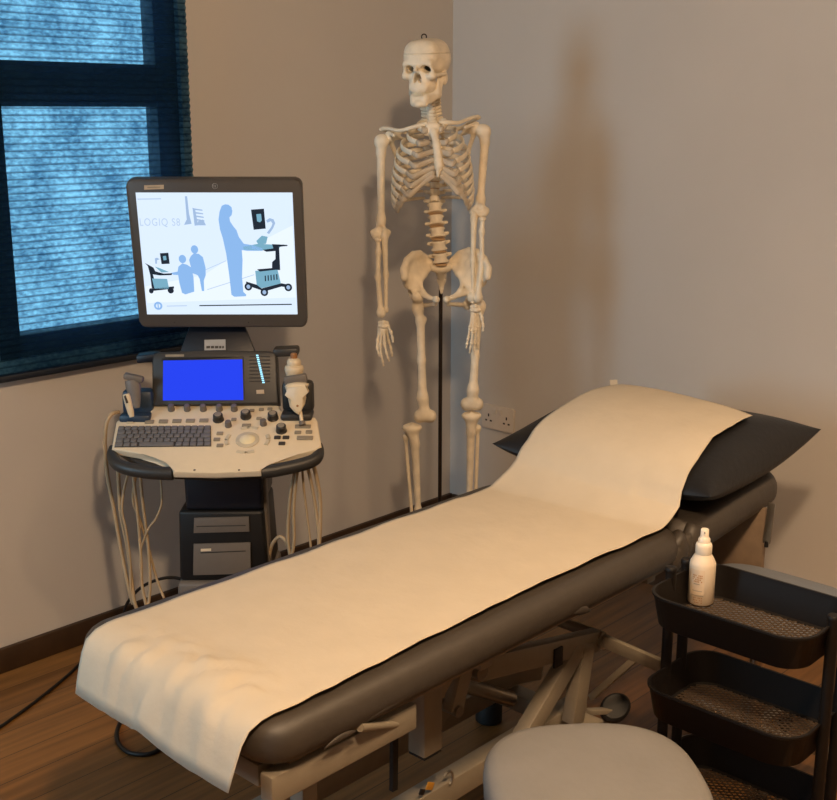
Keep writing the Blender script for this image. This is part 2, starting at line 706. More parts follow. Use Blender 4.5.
window('window_1', W1, [(1.57, 0.115)])
mb = MB()
xw = RX0 - 0.05
ym, zm_ = (W2[0] + W2[1]) / 2, (W2[2] + W2[3]) / 2
for yy in (W2[0] + 0.025, W2[1] - 0.025):
    mb.box((xw, yy, zm_), (0.06, 0.05, W2[3] - W2[2]), None, 0.004)
for z_ in (W2[2] + 0.025, W2[3] - 0.025):
    mb.box((xw, ym, z_), (0.06, W2[1] - W2[0], 0.05), None, 0.004)
o = structure('window_2', mb, M['pvc'])
MB().box((xw - 0.01, ym, zm_), (0.006, W2[1] - W2[0] - 0.02, W2[3] - W2[2] - 0.02)).build('window_pane', M['glass'], o)


# pleated blind, hung on the wall face in front of the window
BX0, BX1, BZ0, BZ1 = -1.86, -1.160, 0.783, 2.22
bl = thing('pleated_blind', (-1.5, -0.03, BZ1), 'navy pleated blind over the window, daylight glowing through it', 'blind')
mb = MB()
pitch = 0.0178
n = int((BZ1 - BZ0 - 0.05) / pitch) * 2
rows = [(-(i * pitch / 2) - 0.02, -0.0022 if i % 2 else 0.0022) for i in range(n + 1)]
NX = 24
vs, fs = [], []
for z, dy in rows:
    for k in range(NX + 1):
        vs.append((BX0 + (BX1 - BX0) * k / NX + 1.5, dy, z))
for i in range(n):
    for k in range(NX):
        a = i * (NX + 1) + k
        fs.append((a, a + 1, a + NX + 2, a + NX + 1))
mb.add(vs, fs)
mb.build('blind_fabric', M['blind'], bl, ang=20)
zb = rows[-1][0]
MB().box(((BX0 + BX1) / 2 + 1.5, 0, zb - 0.008), (BX1 - BX0, 0.02, 0.018), bevel=0.004).build('bottom_rail', M['blind_rail'], bl)
MB().box(((BX0 + BX1) / 2 + 1.5, 0.0, -0.005), (BX1 - BX0, 0.05, 0.04), bevel=0.004).build('head_rail', M['blind_rail'], bl)

# double power socket on the right wall
p0 = at_x(479, 401, 0)
p1 = at_x(517, 426, 0)
sy0, sy1 = -0.165, -0.315
sz = 0.411
so = thing('power_socket', (0, (sy0 + sy1) / 2, sz), 'white double wall socket plate behind the skeleton leg', 'socket')
mb = MB().prism(rrect(0.147, 0.09, 0.006), (0, 0, 0), (0, 1, 0), (0, 0, 1), (1, 0, 0), -0.011, 0.0, 0.003)
mb.build('plate', M['socket'], so)
for s in (-1, 1):
    mb = MB()
    for dy, dz, w, hgt in ((0, 0.006, 0.006, 0.011), (-0.011, -0.014, 0.009, 0.006), (0.011, -0.014, 0.009, 0.006)):
        mb.box((-0.0112, s * 0.042 + dy, dz), (0.001, w, hgt))
    mb.build('socket_outlet', M['socket_hole'], so)
    mb = MB().box((-0.0125, s * 0.012, 0.024), (0.005, 0.014, 0.020), bevel=0.001)
    mb.build('switch', M['socket'], so)


# ================================================================== skeleton
V0 = 3.42
SKO = at_v(441, 250, V0)
SKO[2] = 0.0
sk = thing('anatomical_skeleton', SKO, 'life-size plastic anatomical skeleton standing in the corner, skull turned to the left', 'skeleton', ROTZ)


def S(px, py, dv=0.0):
    P = at_v(px, py, V0 + dv) - SKO
    return np.array([P @ RIGHT, P @ FWD, P[2]])


BONE = M['bone']
# ---- skull (own frame: face towards -y, vertex up), then rotated
skull_c = S(426.5, 60, 0.0)
SKS = 0.86
skR = Matrix.Rotation(math.radians(-24), 4, 'Z') @ Matrix.Rotation(math.radians(4), 4, 'X')


def place(mb, R, c, sc=0.82):
    mb.v = [tuple(Vector([float(a) for a in c]) + (R @ (Vector(p) * sc))) for p in mb.v]
    return mb


cran = [U(s_ell((0, 0.012, 0.004), (0.071, 0.092, 0.066)), 0),
        U(s_ell((0, -0.045, 0.006), (0.058, 0.042, 0.050)), 0.02),
        U(s_ell((0, 0.03, 0.0), (0.068, 0.066, 0.060)), 0.02),
        U(s_box((0, 0.0, 0.02), (0.058, 0.068, 0.042), 0.03), 0.02)]
face = cran + [
    U(s_ell((0, -0.056, -0.060), (0.038, 0.028, 0.042)), 0.02),
    U(s_cap((-0.044, -0.077, -0.010), (0.044, -0.077, -0.010), 0.010), 0.014),
    U(s_ell((0.047, -0.064, -0.050), (0.017, 0.018, 0.014)), 0.012),
    U(s_ell((-0.047, -0.064, -0.050), (0.017, 0.018, 0.014)), 0.012),
    U(s_cap((0.047, -0.074, -0.014), (0.052, -0.064, -0.046), 0.0065), 0.008),
    U(s_cap((-0.047, -0.074, -0.014), (-0.052, -0.064, -0.046), 0.0065), 0.008),
    U(s_cap((0.022, -0.070, -0.088), (-0.022, -0.070, -0.088), 0.014), 0.016),
    U(s_ell((0, -0.068, -0.096), (0.027, 0.020, 0.014)), 0.010),
    SUB(s_ell((0.075, -0.044, -0.026), (0.018, 0.030, 0.030)), 0.012),
    SUB(s_ell((-0.075, -0.044, -0.026), (0.018, 0.030, 0.030)), 0.012),
    SUB(s_ell((0, -0.002, -0.105), (0.045, 0.045, 0.045)), 0.012),
    SUB(s_ell((0.062, -0.035, -0.082), (0.022, 0.03, 0.024)), 0.008),
    SUB(s_ell((-0.062, -0.035, -0.082), (0.022, 0.03, 0.024)), 0.008),
    U(s_ell((0.030, -0.036, -0.082), (0.016, 0.030, 0.030)), 0.008),
    U(s_ell((-0.030, -0.036, -0.082), (0.016, 0.030, 0.030)), 0.008),
    U(s_cap((0.054, -0.058, -0.049), (0.067, 0.000, -0.046), 0.0062), 0.006),
    U(s_cap((-0.054, -0.058, -0.049), (-0.067, 0.000, -0.046), 0.0062), 0.006),
    U(s_ell((0.058, 0.016, -0.060), (0.012, 0.014, 0.024)), 0.010),
    U(s_ell((-0.058, 0.016, -0.060), (0.012, 0.014, 0.024)), 0.010),
    SUB(s_ell((0.030, -0.090, -0.028), (0.0170, 0.064, 0.0130), (0, 0.3, 0)), 0.004),
    SUB(s_ell((-0.030, -0.090, -0.028), (0.0170, 0.064, 0.0130), (0, -0.3, 0)), 0.004),
    U(s_cap((0, -0.082, -0.016), (0, -0.097, -0.030), 0.0072), 0.006),
    SUB(s_ell((0.0065, -0.095, -0.056), (0.0075, 0.036, 0.019), (0, -0.25, 0)), 0.002),
    SUB(s_ell((-0.0065, -0.095, -0.056), (0.0075, 0.036, 0.019), (0, 0.25, 0)), 0.002),
    SUB(s_ell((0, -0.095, -0.047), (0.0065, 0.02, 0.014)), 0.002),
    SUB(s_ell((0, 0.012, 0.004), (0.060, 0.078, 0.055)), 0.004),
    SUB(s_ell((0, -0.045, -0.060), (0.020, 0.030, 0.018)), 0.004),
]
bnd = ((-0.085, -0.115, -0.125), (0.085, 0.125, 0.085))
CUT = 0.022
sk_low = place(sdf(face + [('i', s_half(2, CUT - 0.0001, 1), 0)], 0.0027, bnd), skR, skull_c).build('skull', BONE, sk, ang=180)
cap_b = ((-0.085, -0.115, CUT - 0.01), (0.085, 0.125, 0.085))
place(sdf(cran + [('i', s_half(2, CUT + 0.0002, -1), 0)], 0.0027, cap_b), skR, skull_c).build('skull_cap', BONE, sk_low, ang=180)
jaw = [U(s_cap((-0.018, -0.070, -0.139), (0.018, -0.070, -0.139), 0.0125), 0)]
for q in (-1, 1):
    jaw += [U(s_cap((q * 0.020, -0.066, -0.137), (q * 0.046, -0.014, -0.116), 0.0115, 0.011), 0.01),
            U(s_cap((q * 0.024, -0.062, -0.120), (q * 0.044, -0.024, -0.106), 0.010, 0.010), 0.01),
            U(s_cap((q * 0.047, -0.014, -0.114), (q * 0.056, 0.000, -0.056), 0.0105, 0.008), 0.008),
            U(s_cap((q * 0.047, -0.026, -0.106), (q * 0.052, -0.020, -0.058), 0.0085, 0.004), 0.012)]
jaw += [U(s_cap((-0.020, -0.068, -0.122), (0.020, -0.068, -0.122), 0.012), 0.012),
        U(s_ell((0, -0.081, -0.142), (0.016, 0.010, 0.011)), 0.008)]
jw = place(sdf(jaw, 0.0027), skR, skull_c).build('jaw', BONE, sk_low, ang=180)
mb = MB()
for row, zc, sgn in ((0, -0.1035, 1), (1, -0.1095, -1)):
    for k in range(14):
        t = (k - 6.5) / 6.5
        x = 0.029 * math.sin(t * 1.35) / math.sin(1.35)
        y = -0.083 + 0.038 * (1 - math.cos(t * 1.35)) - (0.001 if row == 0 else 0)
        mb.box((x, y, zc + sgn * 0.001), (0.0046 + 0.0015 * abs(t), 0.006, 0.009), R=Matrix.Rotation(t * 1.2, 3, 'Z'), bevel=0.0015)
place(mb, skR, skull_c).build('teeth', M['tooth'], sk_low)
mb = MB()
hc = S(424, 39, 0.0)
mb.tube([hc + np.array([0.007 * math.cos(a), 0, 0.006 + 0.007 * math.sin(a)]) for a in np.linspace(0, 2 * PI, 15)], 0.0018, 8)
mb.tube([hc + np.array([0, 0, -0.012]), hc + np.array([0, 0, 0.0])], 0.003, 8)
mb.build('hanging_hook', M['rod'], sk_low)

# ---- spine
def vert_ops(w, d, hgt, tp, sp, cerv=False):
    o = [U(s_ell((0, 0, 0), (w, d, hgt * 0.75)), 0),
         ('i', s_box((0, 0, 0), (w * 1.2, d * 1.2, hgt / 2), 0.002), 0),
         U(s_cap((w * 0.62, d * 0.5, 0.002), (w * 0.5, d + 0.012, 0.0), 0.0045), 0.004),
         U(s_cap((-w * 0.62, d * 0.5, 0.002), (-w * 0.5, d + 0.012, 0.0), 0.0045), 0.004),
         U(s_cap((w * 0.5, d + 0.012, 0), (-w * 0.5, d + 0.012, 0), 0.0055), 0.004),
         U(s_cap((0, d + 0.014, 0), (0, d + 0.014 + sp, -0.012), 0.0048, 0.0042), 0.004)]
    for s in (-1, 1):
        o.append(U(s_cap((s * w * 0.6, d + 0.006, 0.0), (s * tp, d + 0.010, 0.003), 0.0060, 0.0052), 0.004))
        o.append(U(s_cap((s * w * 0.55, d + 0.012, 0.0), (s * w * 0.55, d + 0.014, hgt * 0.62), 0.005, 0.004), 0.004))
    return o


def mesh_of(mb, name, m, ang=180):
    o = mb.build(name, m, None, ang)
    me = o.data
    bpy.data.objects.remove(o)
    return me


ME_C = mesh_of(sdf(vert_ops(0.0125, 0.009, 0.0125, 0.026, 0.016), 0.0018), 'cervical_vertebra', BONE)
ME_T = mesh_of(sdf(vert_ops(0.0150, 0.0135, 0.019, 0.028, 0.024), 0.0022), 'thoracic_vertebra', BONE)
lum = vert_ops(0.0225, 0.0175, 0.0275, 0.030, 0.026)
lum[0] = U(s_cap((0, 0, -0.006), (0, 0, 0.006), 0.0185), 0)
lum[1] = U(s_ell((0, 0, 0.012), (0.0245, 0.0185, 0.006)), 0.005)
lum.insert(2, U(s_ell((0, 0, -0.012), (0.0245, 0.0185, 0.006)), 0.005))
lum.insert(3, ('i', s_box((0, 0, 0), (0.03, 0.03, 0.01375), 0.002), 0))
ME_L = mesh_of(sdf(lum, 0.0024), 'lumbar_vertebra', BONE)


def spine_dv(py):
    return float(np.interp(py, [100, 122, 160, 195, 235, 262, 275], [0.03, 0.055, 0.085, 0.07, 0.015, 0.02, 0.055]))


def spine_px(py):
    return float(np.interp(py, [98, 122, 160, 200, 230, 262, 280], [430, 432.5, 436, 434.5, 437, 441, 441.5]))


def vertebra(me, name, py, tilt):
    o = bpy.data.objects.new(name, me)
    COL.objects.link(o)
    o.parent = sk
    o.location = [float(a) for a in S(spine_px(py), py, spine_dv(py))]
    a, b = S(spine_px(py - 4), py - 4, spine_dv(py - 4)), S(spine_px(py + 4), py + 4, spine_dv(py + 4))
    d = Vector(a - b)
    o.rotation_euler = (math.atan2(-d.y, d.z), math.atan2(d.x, d.z), 0)
    return o


def disc(py, r, hh):
    mb = MB()
    c = S(spine_px(py), py, spine_dv(py))
    mb.lathe([(r * 0.8, -hh), (r, -hh * 0.5), (r, hh * 0.5), (r * 0.8, hh)], c, None, 20, sy=0.78)
    return mb.build('spinal_disc', M['disc'], sk)


cy = list(np.linspace(98, 118, 7))
ty = list(np.linspace(122.5, 199, 12))
ly = list(np.linspace(208.5, 257.5, 5))
for y in cy:
    vertebra(ME_C, 'cervical_vertebra', y, 0)
for y in ty:
    vertebra(ME_T, 'thoracic_vertebra', y, 0)
for y in ly:
    vertebra(ME_L, 'lumbar_vertebra', y, 0)
for a, b in zip(cy[:-1], cy[1:]):
    disc((a + b) / 2, 0.011, 0.002)
for a, b in zip(ty[:-1], ty[1:]):
    disc((a + b) / 2, 0.0135, 0.0022)
for a, b in zip(ly[:-1], ly[1:]):
    disc((a + b) / 2, 0.021, 0.0032)
disc(264.5, 0.018, 0.004)

# ---- sternum
st_dv = lambda y: float(np.interp(y, [122, 140, 180], [-0.045, -0.075, -0.105]))
sp_ = lambda x, y: S(x, y, st_dv(y))
ops = [U(s_ell(sp_(433, 129), (0.022, 0.0070, 0.018)), 0),
       U(s_cap(sp_(429, 126), sp_(437.5, 126), 0.007), 0.008),
       U(s_cap(sp_(434, 133), sp_(437, 146), 0.0110, 0.0100), 0.008),
       U(s_cap(sp_(437, 146), sp_(439, 166), 0.0115, 0.0130), 0.006),
       U(s_cap(sp_(438.6, 168), sp_(438, 176), 0.008, 0.0045), 0.006)]
sdf(ops, 0.0022).build('sternum', BONE, sk, ang=180)

# ---- ribs with their cartilage
HW = [15, 25, 31.5, 35.5, 38, 39.5, 40.5, 41, 41.5, 41, 37, 30]
DROP = [8, 13, 17, 20, 23, 25, 27, 29, 30, 29, 13, 8]
STY = [129, 142, 151, 159.5, 167, 172, 175, 176, 177, 178]
CXY = lambda y: float(np.interp(y, [120, 210], [432.5, 433.5]))


def rib_curve(i, s, t0, t1, n=26):
    y0 = ty[i] - 1.0
    out = []
    for k in range(n):
        th = t0 + (t1 - t0) * k / (n - 1)
        dep = [0.075, 0.09, 0.10, 0.105, 0.105, 0.105, 0.105, 0.105, 0.10, 0.095, 0.09, 0.085][i]
        py = y0 + DROP[i] * (1 - math.cos(min(th, 2.9))) / 1.75
        if s > 0:
            py -= 3.0 * math.sin(th)
        x = CXY(py) + s * HW[i] * math.sin(th) ** 0.85 * (1.0 if s < 0 else 0.97)
        dv = spine_dv(ty[i]) + 0.02 - dep + dep * math.cos(th)
        out.append(S(x, py, dv))
    return out


for s in (-1, 1):
    side_pts = []
    for i in range(12):
        t1 = [2.4, 2.5, 2.5, 2.48, 2.42, 2.36, 2.28, 2.2, 2.1, 2.0, 1.5, 1.15][i]
        pts = rib_curve(i, s, 0.22, t1)
        w = 0.0078 if i < 10 else 0.0045
        rs = [w * (0.75 + 0.35 * math.sin(PI * min(1, (k + 3) / 26) * 0.75)) for k in range(26)]
        MB().tube(pts, rs, 10, up=(0, 0, 1), flat=0.42).build('rib', BONE, sk, ang=180)
        side_pts.append((pts[-1], pts[-2]))
    # costal cartilage: strips from each rib end to the breastbone, one sheet per side
    mb = MB()
    prev = None
    for i in range(10):
        e, e0 = side_pts[i]
        d = (e - e0)
        d /= np.linalg.norm(d)
        if i < 7:
            tgt = S(437.5 + s * 3.2 if i > 1 else 434 + s * 5.0, STY[i], st_dv(STY[i]) + 0.002)
        else:
            q = prev
            tgt = q[int(len(q) * 0.55)]
        L = np.linalg.norm(tgt - e)
        low = 0.006 + 0.002 * i if i < 7 else 0.003
        c1 = e + d * L * 0.35 + np.array([0, 0, -low * 0.4])
        c2 = e * 0.4 + tgt * 0.6 + np.array([0, -0.006, -low * 0.55])
        cur = spline([e, c1, c2, tgt], 18)
        prev = cur
        mb.tube(cur, [0.0072 + 0.0014 * math.sin(PI * k / (len(cur) - 1)) for k in range(len(cur))], 8, up=(0, 0, 1), flat=0.5)
    mb.build('costal_cartilage', M['cartilage'], sk, ang=180)

# ---- shoulder girdle
for s, c_out, c_mid, c_in, glen in ((-1, (382, 128), (400, 130.5), (428, 123.5), (389, 137)), (1, (478, 116), (459, 122.5), (439, 122.5), (476, 128))):
    po = S(*c_out, 0.035)
    pm = S(*c_mid, -0.02)
    pi_ = S(*c_in, -0.040)
    q1 = (po + pm) / 2 + np.array([0, 0.004, 0.001])
    q2 = (pm + pi_) / 2 + np.array([0, -0.010, 0.0])
    cur = spline([po, q1, pm, q2, pi_], 28)
    mb = MB().tube(cur, [0.0052 + 0.0020 * max(0, 2 * k / (len(cur) - 1) - 1) - 0.0012 * max(0, 1 - 8 * k / len(cur)) for k in range(len(cur))], 12, up=(0, 0, 1), flat=1.0)
    mb.build('clavicle', BONE, sk, ang=180)
    g = S(*glen, 0.035)
    acr = S(c_out[0] + s * -1, c_out[1] + 1.5, 0.05)
    inf = S(432 + s * 27, 178, 0.13)
    sup = S(432 + s * 22, 128, 0.11)
    med = S(432 + s * 18, 140, 0.125)
    ops = [U(s_cap(g, inf, 0.0075, 0.004), 0), U(s_cap(sup, med, 0.0035), 0.01), U(s_cap(med, inf, 0.0035), 0.02),
           U(s_cap(g, sup, 0.006, 0.0035), 0.012), U(s_cap(g, med, 0.006, 0.003), 0.016), U(s_cap((g + inf) / 2, med, 0.0035), 0.02),
           U(s_cap(acr, (med + sup) / 2, 0.0065, 0.003), 0.008), U(s_ell(g, (0.012, 0.014, 0.017)), 0.006),
           U(s_cap(g + np.array([0, 0, 0.012]), S(c_mid[0] + s * 6, c_mid[1] + 5, -0.005), 0.006, 0.005), 0.006),
           U(s_ell(acr, (0.012, 0.014, 0.006)), 0.006)]
    sdf(ops, 0.0028).build('scapula', BONE, sk, ang=180)

# ---- arms
ARM = {
    -1: dict(head=(381.5, 141), sh0=(381, 153), sh1=(381, 220), el=(380.5, 234), dv=(0.03, 0.02, 0.0),
             r0=(378, 241), r1=(381.0, 313), u0=(384.5, 238), u1=(386.0, 310), wr=(382.5, 318)),
    1: dict(head=(483.5, 131), sh0=(485, 142), sh1=(480.5, 200), el=(479, 212), dv=(0.03, 0.02, 0.0),
            r0=(482.5, 220), r1=(478, 298), u0=(474, 220), u1=(473, 301), wr=(476, 304)),
}
for s, a in ARM.items():
    hd = S(*a['head'], a['dv'][0])
    s0, s1, el = S(*a['sh0'], a['dv'][0]), S(*a['sh1'], a['dv'][1]), S(*a['el'], a['dv'][1])
    wx = 0.021
    ops = [U(s_ell(hd + np.array([-s * 0.004, 0, 0.0]), (0.0185, 0.020, 0.019)), 0),
           U(s_ell(hd + np.array([s * 0.010, -0.004, -0.002]), (0.011, 0.013, 0.016)), 0.008),
           U(s_cap(hd, s0, 0.0165, 0.0120), 0.01), U(s_cap(s0, s1, 0.0125, 0.0100), 0.012),
           U(s_cap(s1, el + np.array([0, 0, 0.008]), 0.0100, 0.015), 0.02),
           U(s_cap(el + np.array([-wx, 0, 0.004]), el + np.array([wx, 0, 0.004]), 0.010, 0.010), 0.012),
           U(s_cap(el + np.array([-0.014, -0.003, -0.004]), el + np.array([0.015, -0.003, -0.004]), 0.0125, 0.011), 0.006),
           SUB(s_ell(el + np.array([0.0, -0.014, 0.016]), (0.010, 0.007, 0.009)), 0.004)]
    sdf(ops, 0.003).build('humerus', BONE, sk, ang=180)
    r0, r1, u0, u1 = S(*a['r0'], -0.008), S(*a['r1'], -0.035), S(*a['u0'], 0.002), S(*a['u1'], -0.020)
    bow = np.array([s * 0.005, 0, 0])
    rm, um = (r0 + r1) / 2 + bow, (u0 + u1) / 2 - bow * 0.4
    ops = [U(s_ell(r0 + np.array([0, 0, 0.004]), (0.0115, 0.0115, 0.006)), 0), U(s_cap(r0, r0 * 0.85 + r1 * 0.15, 0.0068, 0.0072), 0.004),
           U(s_cap(r0 * 0.85 + r1 * 0.15, rm, 0.0072, 0.0070), 0.01), U(s_cap(rm, r1, 0.0070, 0.0085), 0.012), U(s_ell(r1, (0.013, 0.0105, 0.014)), 0.012)]
    sdf(ops, 0.0025).build('radius', BONE, sk, ang=180)
    ops = [U(s_ell(u0 + np.array([0, 0.008, 0.008]), (0.011, 0.013, 0.019)), 0), U(s_cap(u0, um, 0.0095, 0.0066), 0.01),
           U(s_cap(um, u1, 0.0066, 0.0055), 0.01), U(s_ell(u1, (0.0075, 0.0075, 0.009)), 0.006)]
    sdf(ops, 0.0025).build('ulna', BONE, sk, ang=180)

# ---- hands: px rows of knuckles per finger (metacarpal base, knuckle, joint, joint, tip)
HAND = {
    -1: dict(carp=(383.5, 324), cr=(0.015, 0.010, 0.010),
             fing=[[(379.5, 328, -.03), (377.5, 340, -.035), (377.0, 348, -.045), (378.5, 353, -.05), (379.5, 356, -.05)],
                   [(381.5, 330, -.035), (380.0, 345, -.045), (381.0, 355, -.055), (382.5, 361, -.055), (383.5, 366, -.05)],
                   [(384.0, 330, -.035), (384.5, 344, -.04), (386.5, 353, -.05), (388.0, 358, -.05), (389.0, 361, -.045)],
                   [(386.5, 329, -.03), (388.5, 341, -.025), (391.0, 348, -.025), (391.8, 353, -.025), (392.0, 356, -.02)],
                   [(388.0, 326, -.035), (391.0, 332, -.045), (392.5, 338, -.05), (393.0, 342, -.05)]]),
    1: dict(carp=(475.5, 308), cr=(0.014, 0.010, 0.010),
            fing=[[(472.5, 313, -.035), (470.0, 327, -.045), (468.0, 338, -.05), (466.8, 344, -.05), (466.2, 348, -.045)],
                  [(474.0, 314, -.035), (472.5, 330, -.045), (471.3, 342, -.05), (470.2, 348, -.05), (469.5, 353, -.045)],
                  [(475.8, 314, -.03), (475.0, 330, -.04), (474.8, 342, -.04), (474.2, 349, -.04), (473.8, 355, -.035)],
                  [(477.8, 313, -.025), (477.5, 327, -.03), (478.0, 338, -.03), (477.8, 344, -.03), (477.5, 348, -.03)],
                  [(479.5, 309, -.03), (482.0, 318, -.035), (483.2, 325, -.035), (483.0, 331, -.03)]]),
}
for s, hnd in HAND.items():
    cx_, cy_ = hnd['carp']
    ops = []
    for (ox, oy, od, r) in ((-3.2, -1.2, 0, .0075), (0, -1.8, -.004, .008), (3.0, -1.0, 0, .0075), (-3.6, 2.0, -.002, .0068), (-1.2, 2.2, -.006, .007), (1.2, 2.4, -.006, .007), (3.6, 2.0, -.002, .0068), (0, 0.4, .004, .0075)):
        ops.append(U(s_ell(S(cx_ + ox, cy_ + oy, -0.034 + od), (r, r, r * 0.9)), 0.0015 if ops else 0))
    for fg in hnd['fing']:
        a, b = S(*fg[0]), S(*fg[1])
        ops += [U(s_cap(a, b, 0.0046, 0.0036), 0.001), U(s_ell(a, (0.0060, 0.0060, 0.0062)), 0.003), U(s_ell(b, (0.0058, 0.0058, 0.0056)), 0.003)]
    hb = sdf(ops, 0.0019).build('hand', BONE, sk, ang=180)
    for fg in hnd['fing']:
        ops = []
        for j in range(1, len(fg) - 1):
            a, b = S(*fg[j]), S(*fg[j + 1])
            d = (b - a)
            a2, b2 = a + d * 0.20, a + d * 0.90
            w = 1.0 - 0.12 * (j - 1)
            ops += [U(s_cap(a2, b2, 0.0036 * w, 0.0030 * w), 0.0), U(s_ell(a2, [0.0050 * w] * 3), 0.002), U(s_ell(b2, [0.0044 * w] * 3), 0.002)]
        sdf(ops, 0.0017).build('finger', BONE, hb, ang=180)

# ---- pelvis
sac = [U(s_cap(S(434, 267, 0.045), S(448, 267, 0.045), 0.014), 0), U(s_cap(S(441, 267, 0.05), S(441.5, 279, 0.085), 0.020, 0.014), 0.012),
       U(s_cap(S(441.5, 279, 0.085), S(441.5, 289, 0.085), 0.012, 0.006), 0.01), U(s_cap(S(441.5, 289, 0.085), S(441.5, 293, 0.07), 0.006, 0.004), 0.005)]
for px in (437, 445.5):
    for py in (273, 279):
        sac.append(SUB(s_ell(S(px, py, 0.045 + (py - 268) * 0.0028), (0.004, 0.010, 0.003)), 0.002))
sdf(sac, 0.0028).build('sacrum', BONE, sk, ang=180)
HIP = {
    -1: dict(crest=[(404.5, 278, -.050), (403.5, 269, -.040), (407, 260, -.015), (413, 254.5, .01), (419.5, 253.5, .035), (426, 258, .060), (431, 264, .070)],
             ace=(413.5, 292, 0.0), pub=(436.5, 299.5, -.055), rim=[(431.5, 267, .05), (423.5, 274, .025), (420.0, 283, .0), (423.0, 292, -.025), (430, 298, -.045), (437, 299.5, -.055)],
             isc=(420, 306, .045), ram=(435, 304, -.035)),
    1: dict(crest=[(487.5, 277, -.050), (488.5, 268, -.040), (484, 258.5, -.015), (477, 252, .01), (469, 250.5, .035), (460, 253.5, .060), (452, 261, .070)],
            ace=(473.5, 291, 0.0), pub=(446.5, 299.5, -.055), rim=[(451.5, 266, .05), (459.0, 273, .025), (462.5, 282, .0), (460.0, 291, -.025), (452.5, 297.5, -.045), (446, 299.5, -.055)],
            isc=(467, 305, .045), ram=(448, 304, -.035)),
}
for s, q in HIP.items():
    cr = [S(*p) for p in q['crest']]
    rim = [S(*p) for p in q['rim']]
    ace = S(*q['ace'])
    pub, isc, ram = S(*q['pub']), S(*q['isc']), S(*q['ram'])
    ops = [U(s_cap(cr[0], cr[1], 0.0068), 0)]
    for a, b in zip(cr[1:-1], cr[2:]):
        ops.append(U(s_cap(a, b, 0.0066), 0.004))
    hub = [ace, ace, (ace + rim[2]) / 2, rim[2], rim[1], rim[1], rim[0]]
    cc = S(432 + s * 24 + (441 - 432), 279, 0.045)
    for k, c in enumerate(cr):
        mid = (c + hub[k]) / 2 + np.array([s * 0.006, 0.012, 0])
        ops += [U(s_cap(c, mid, 0.0052, 0.0042), 0.016), U(s_cap(mid, hub[k], 0.0042, 0.007), 0.016)]
    for k in range(len(cr) - 1):
        c = (cr[k] + cr[k + 1]) / 2
        hh = (hub[k] + hub[k + 1]) / 2
        mid = (c + hh) / 2 + np.array([s * 0.006, 0.012, 0])
        ops += [U(s_cap(c, mid, 0.0050, 0.0042), 0.016), U(s_cap(mid, hh, 0.0042, 0.006), 0.016)]
    for a, b in zip(rim[:-1], rim[1:]):
        ops.append(U(s_cap(a, b, 0.0058), 0.005))
    ops += [U(s_ell(ace, (0.019, 0.023, 0.022)), 0.008), U(s_cap(ace, rim[3], 0.009, 0.007), 0.008), U(s_cap(ace, rim[4], 0.008, 0.006), 0.006),
            U(s_cap(ace, isc, 0.014, 0.012), 0.01), U(s_ell(isc, (0.012, 0.014, 0.015)), 0.006),
            U(s_cap(isc, ram, 0.0075, 0.006), 0.006), U(s_cap(ram, pub, 0.0065, 0.007), 0.006), U(s_ell(pub, (0.008, 0.009, 0.011)), 0.006),
            SUB(s_ell(ace + np.array([s * 0.020, -0.010, -0.008]), (0.019, 0.02, 0.019)), 0.003)]
    sdf(ops, 0.0032).build('hip_bone', BONE, sk, ang=180)

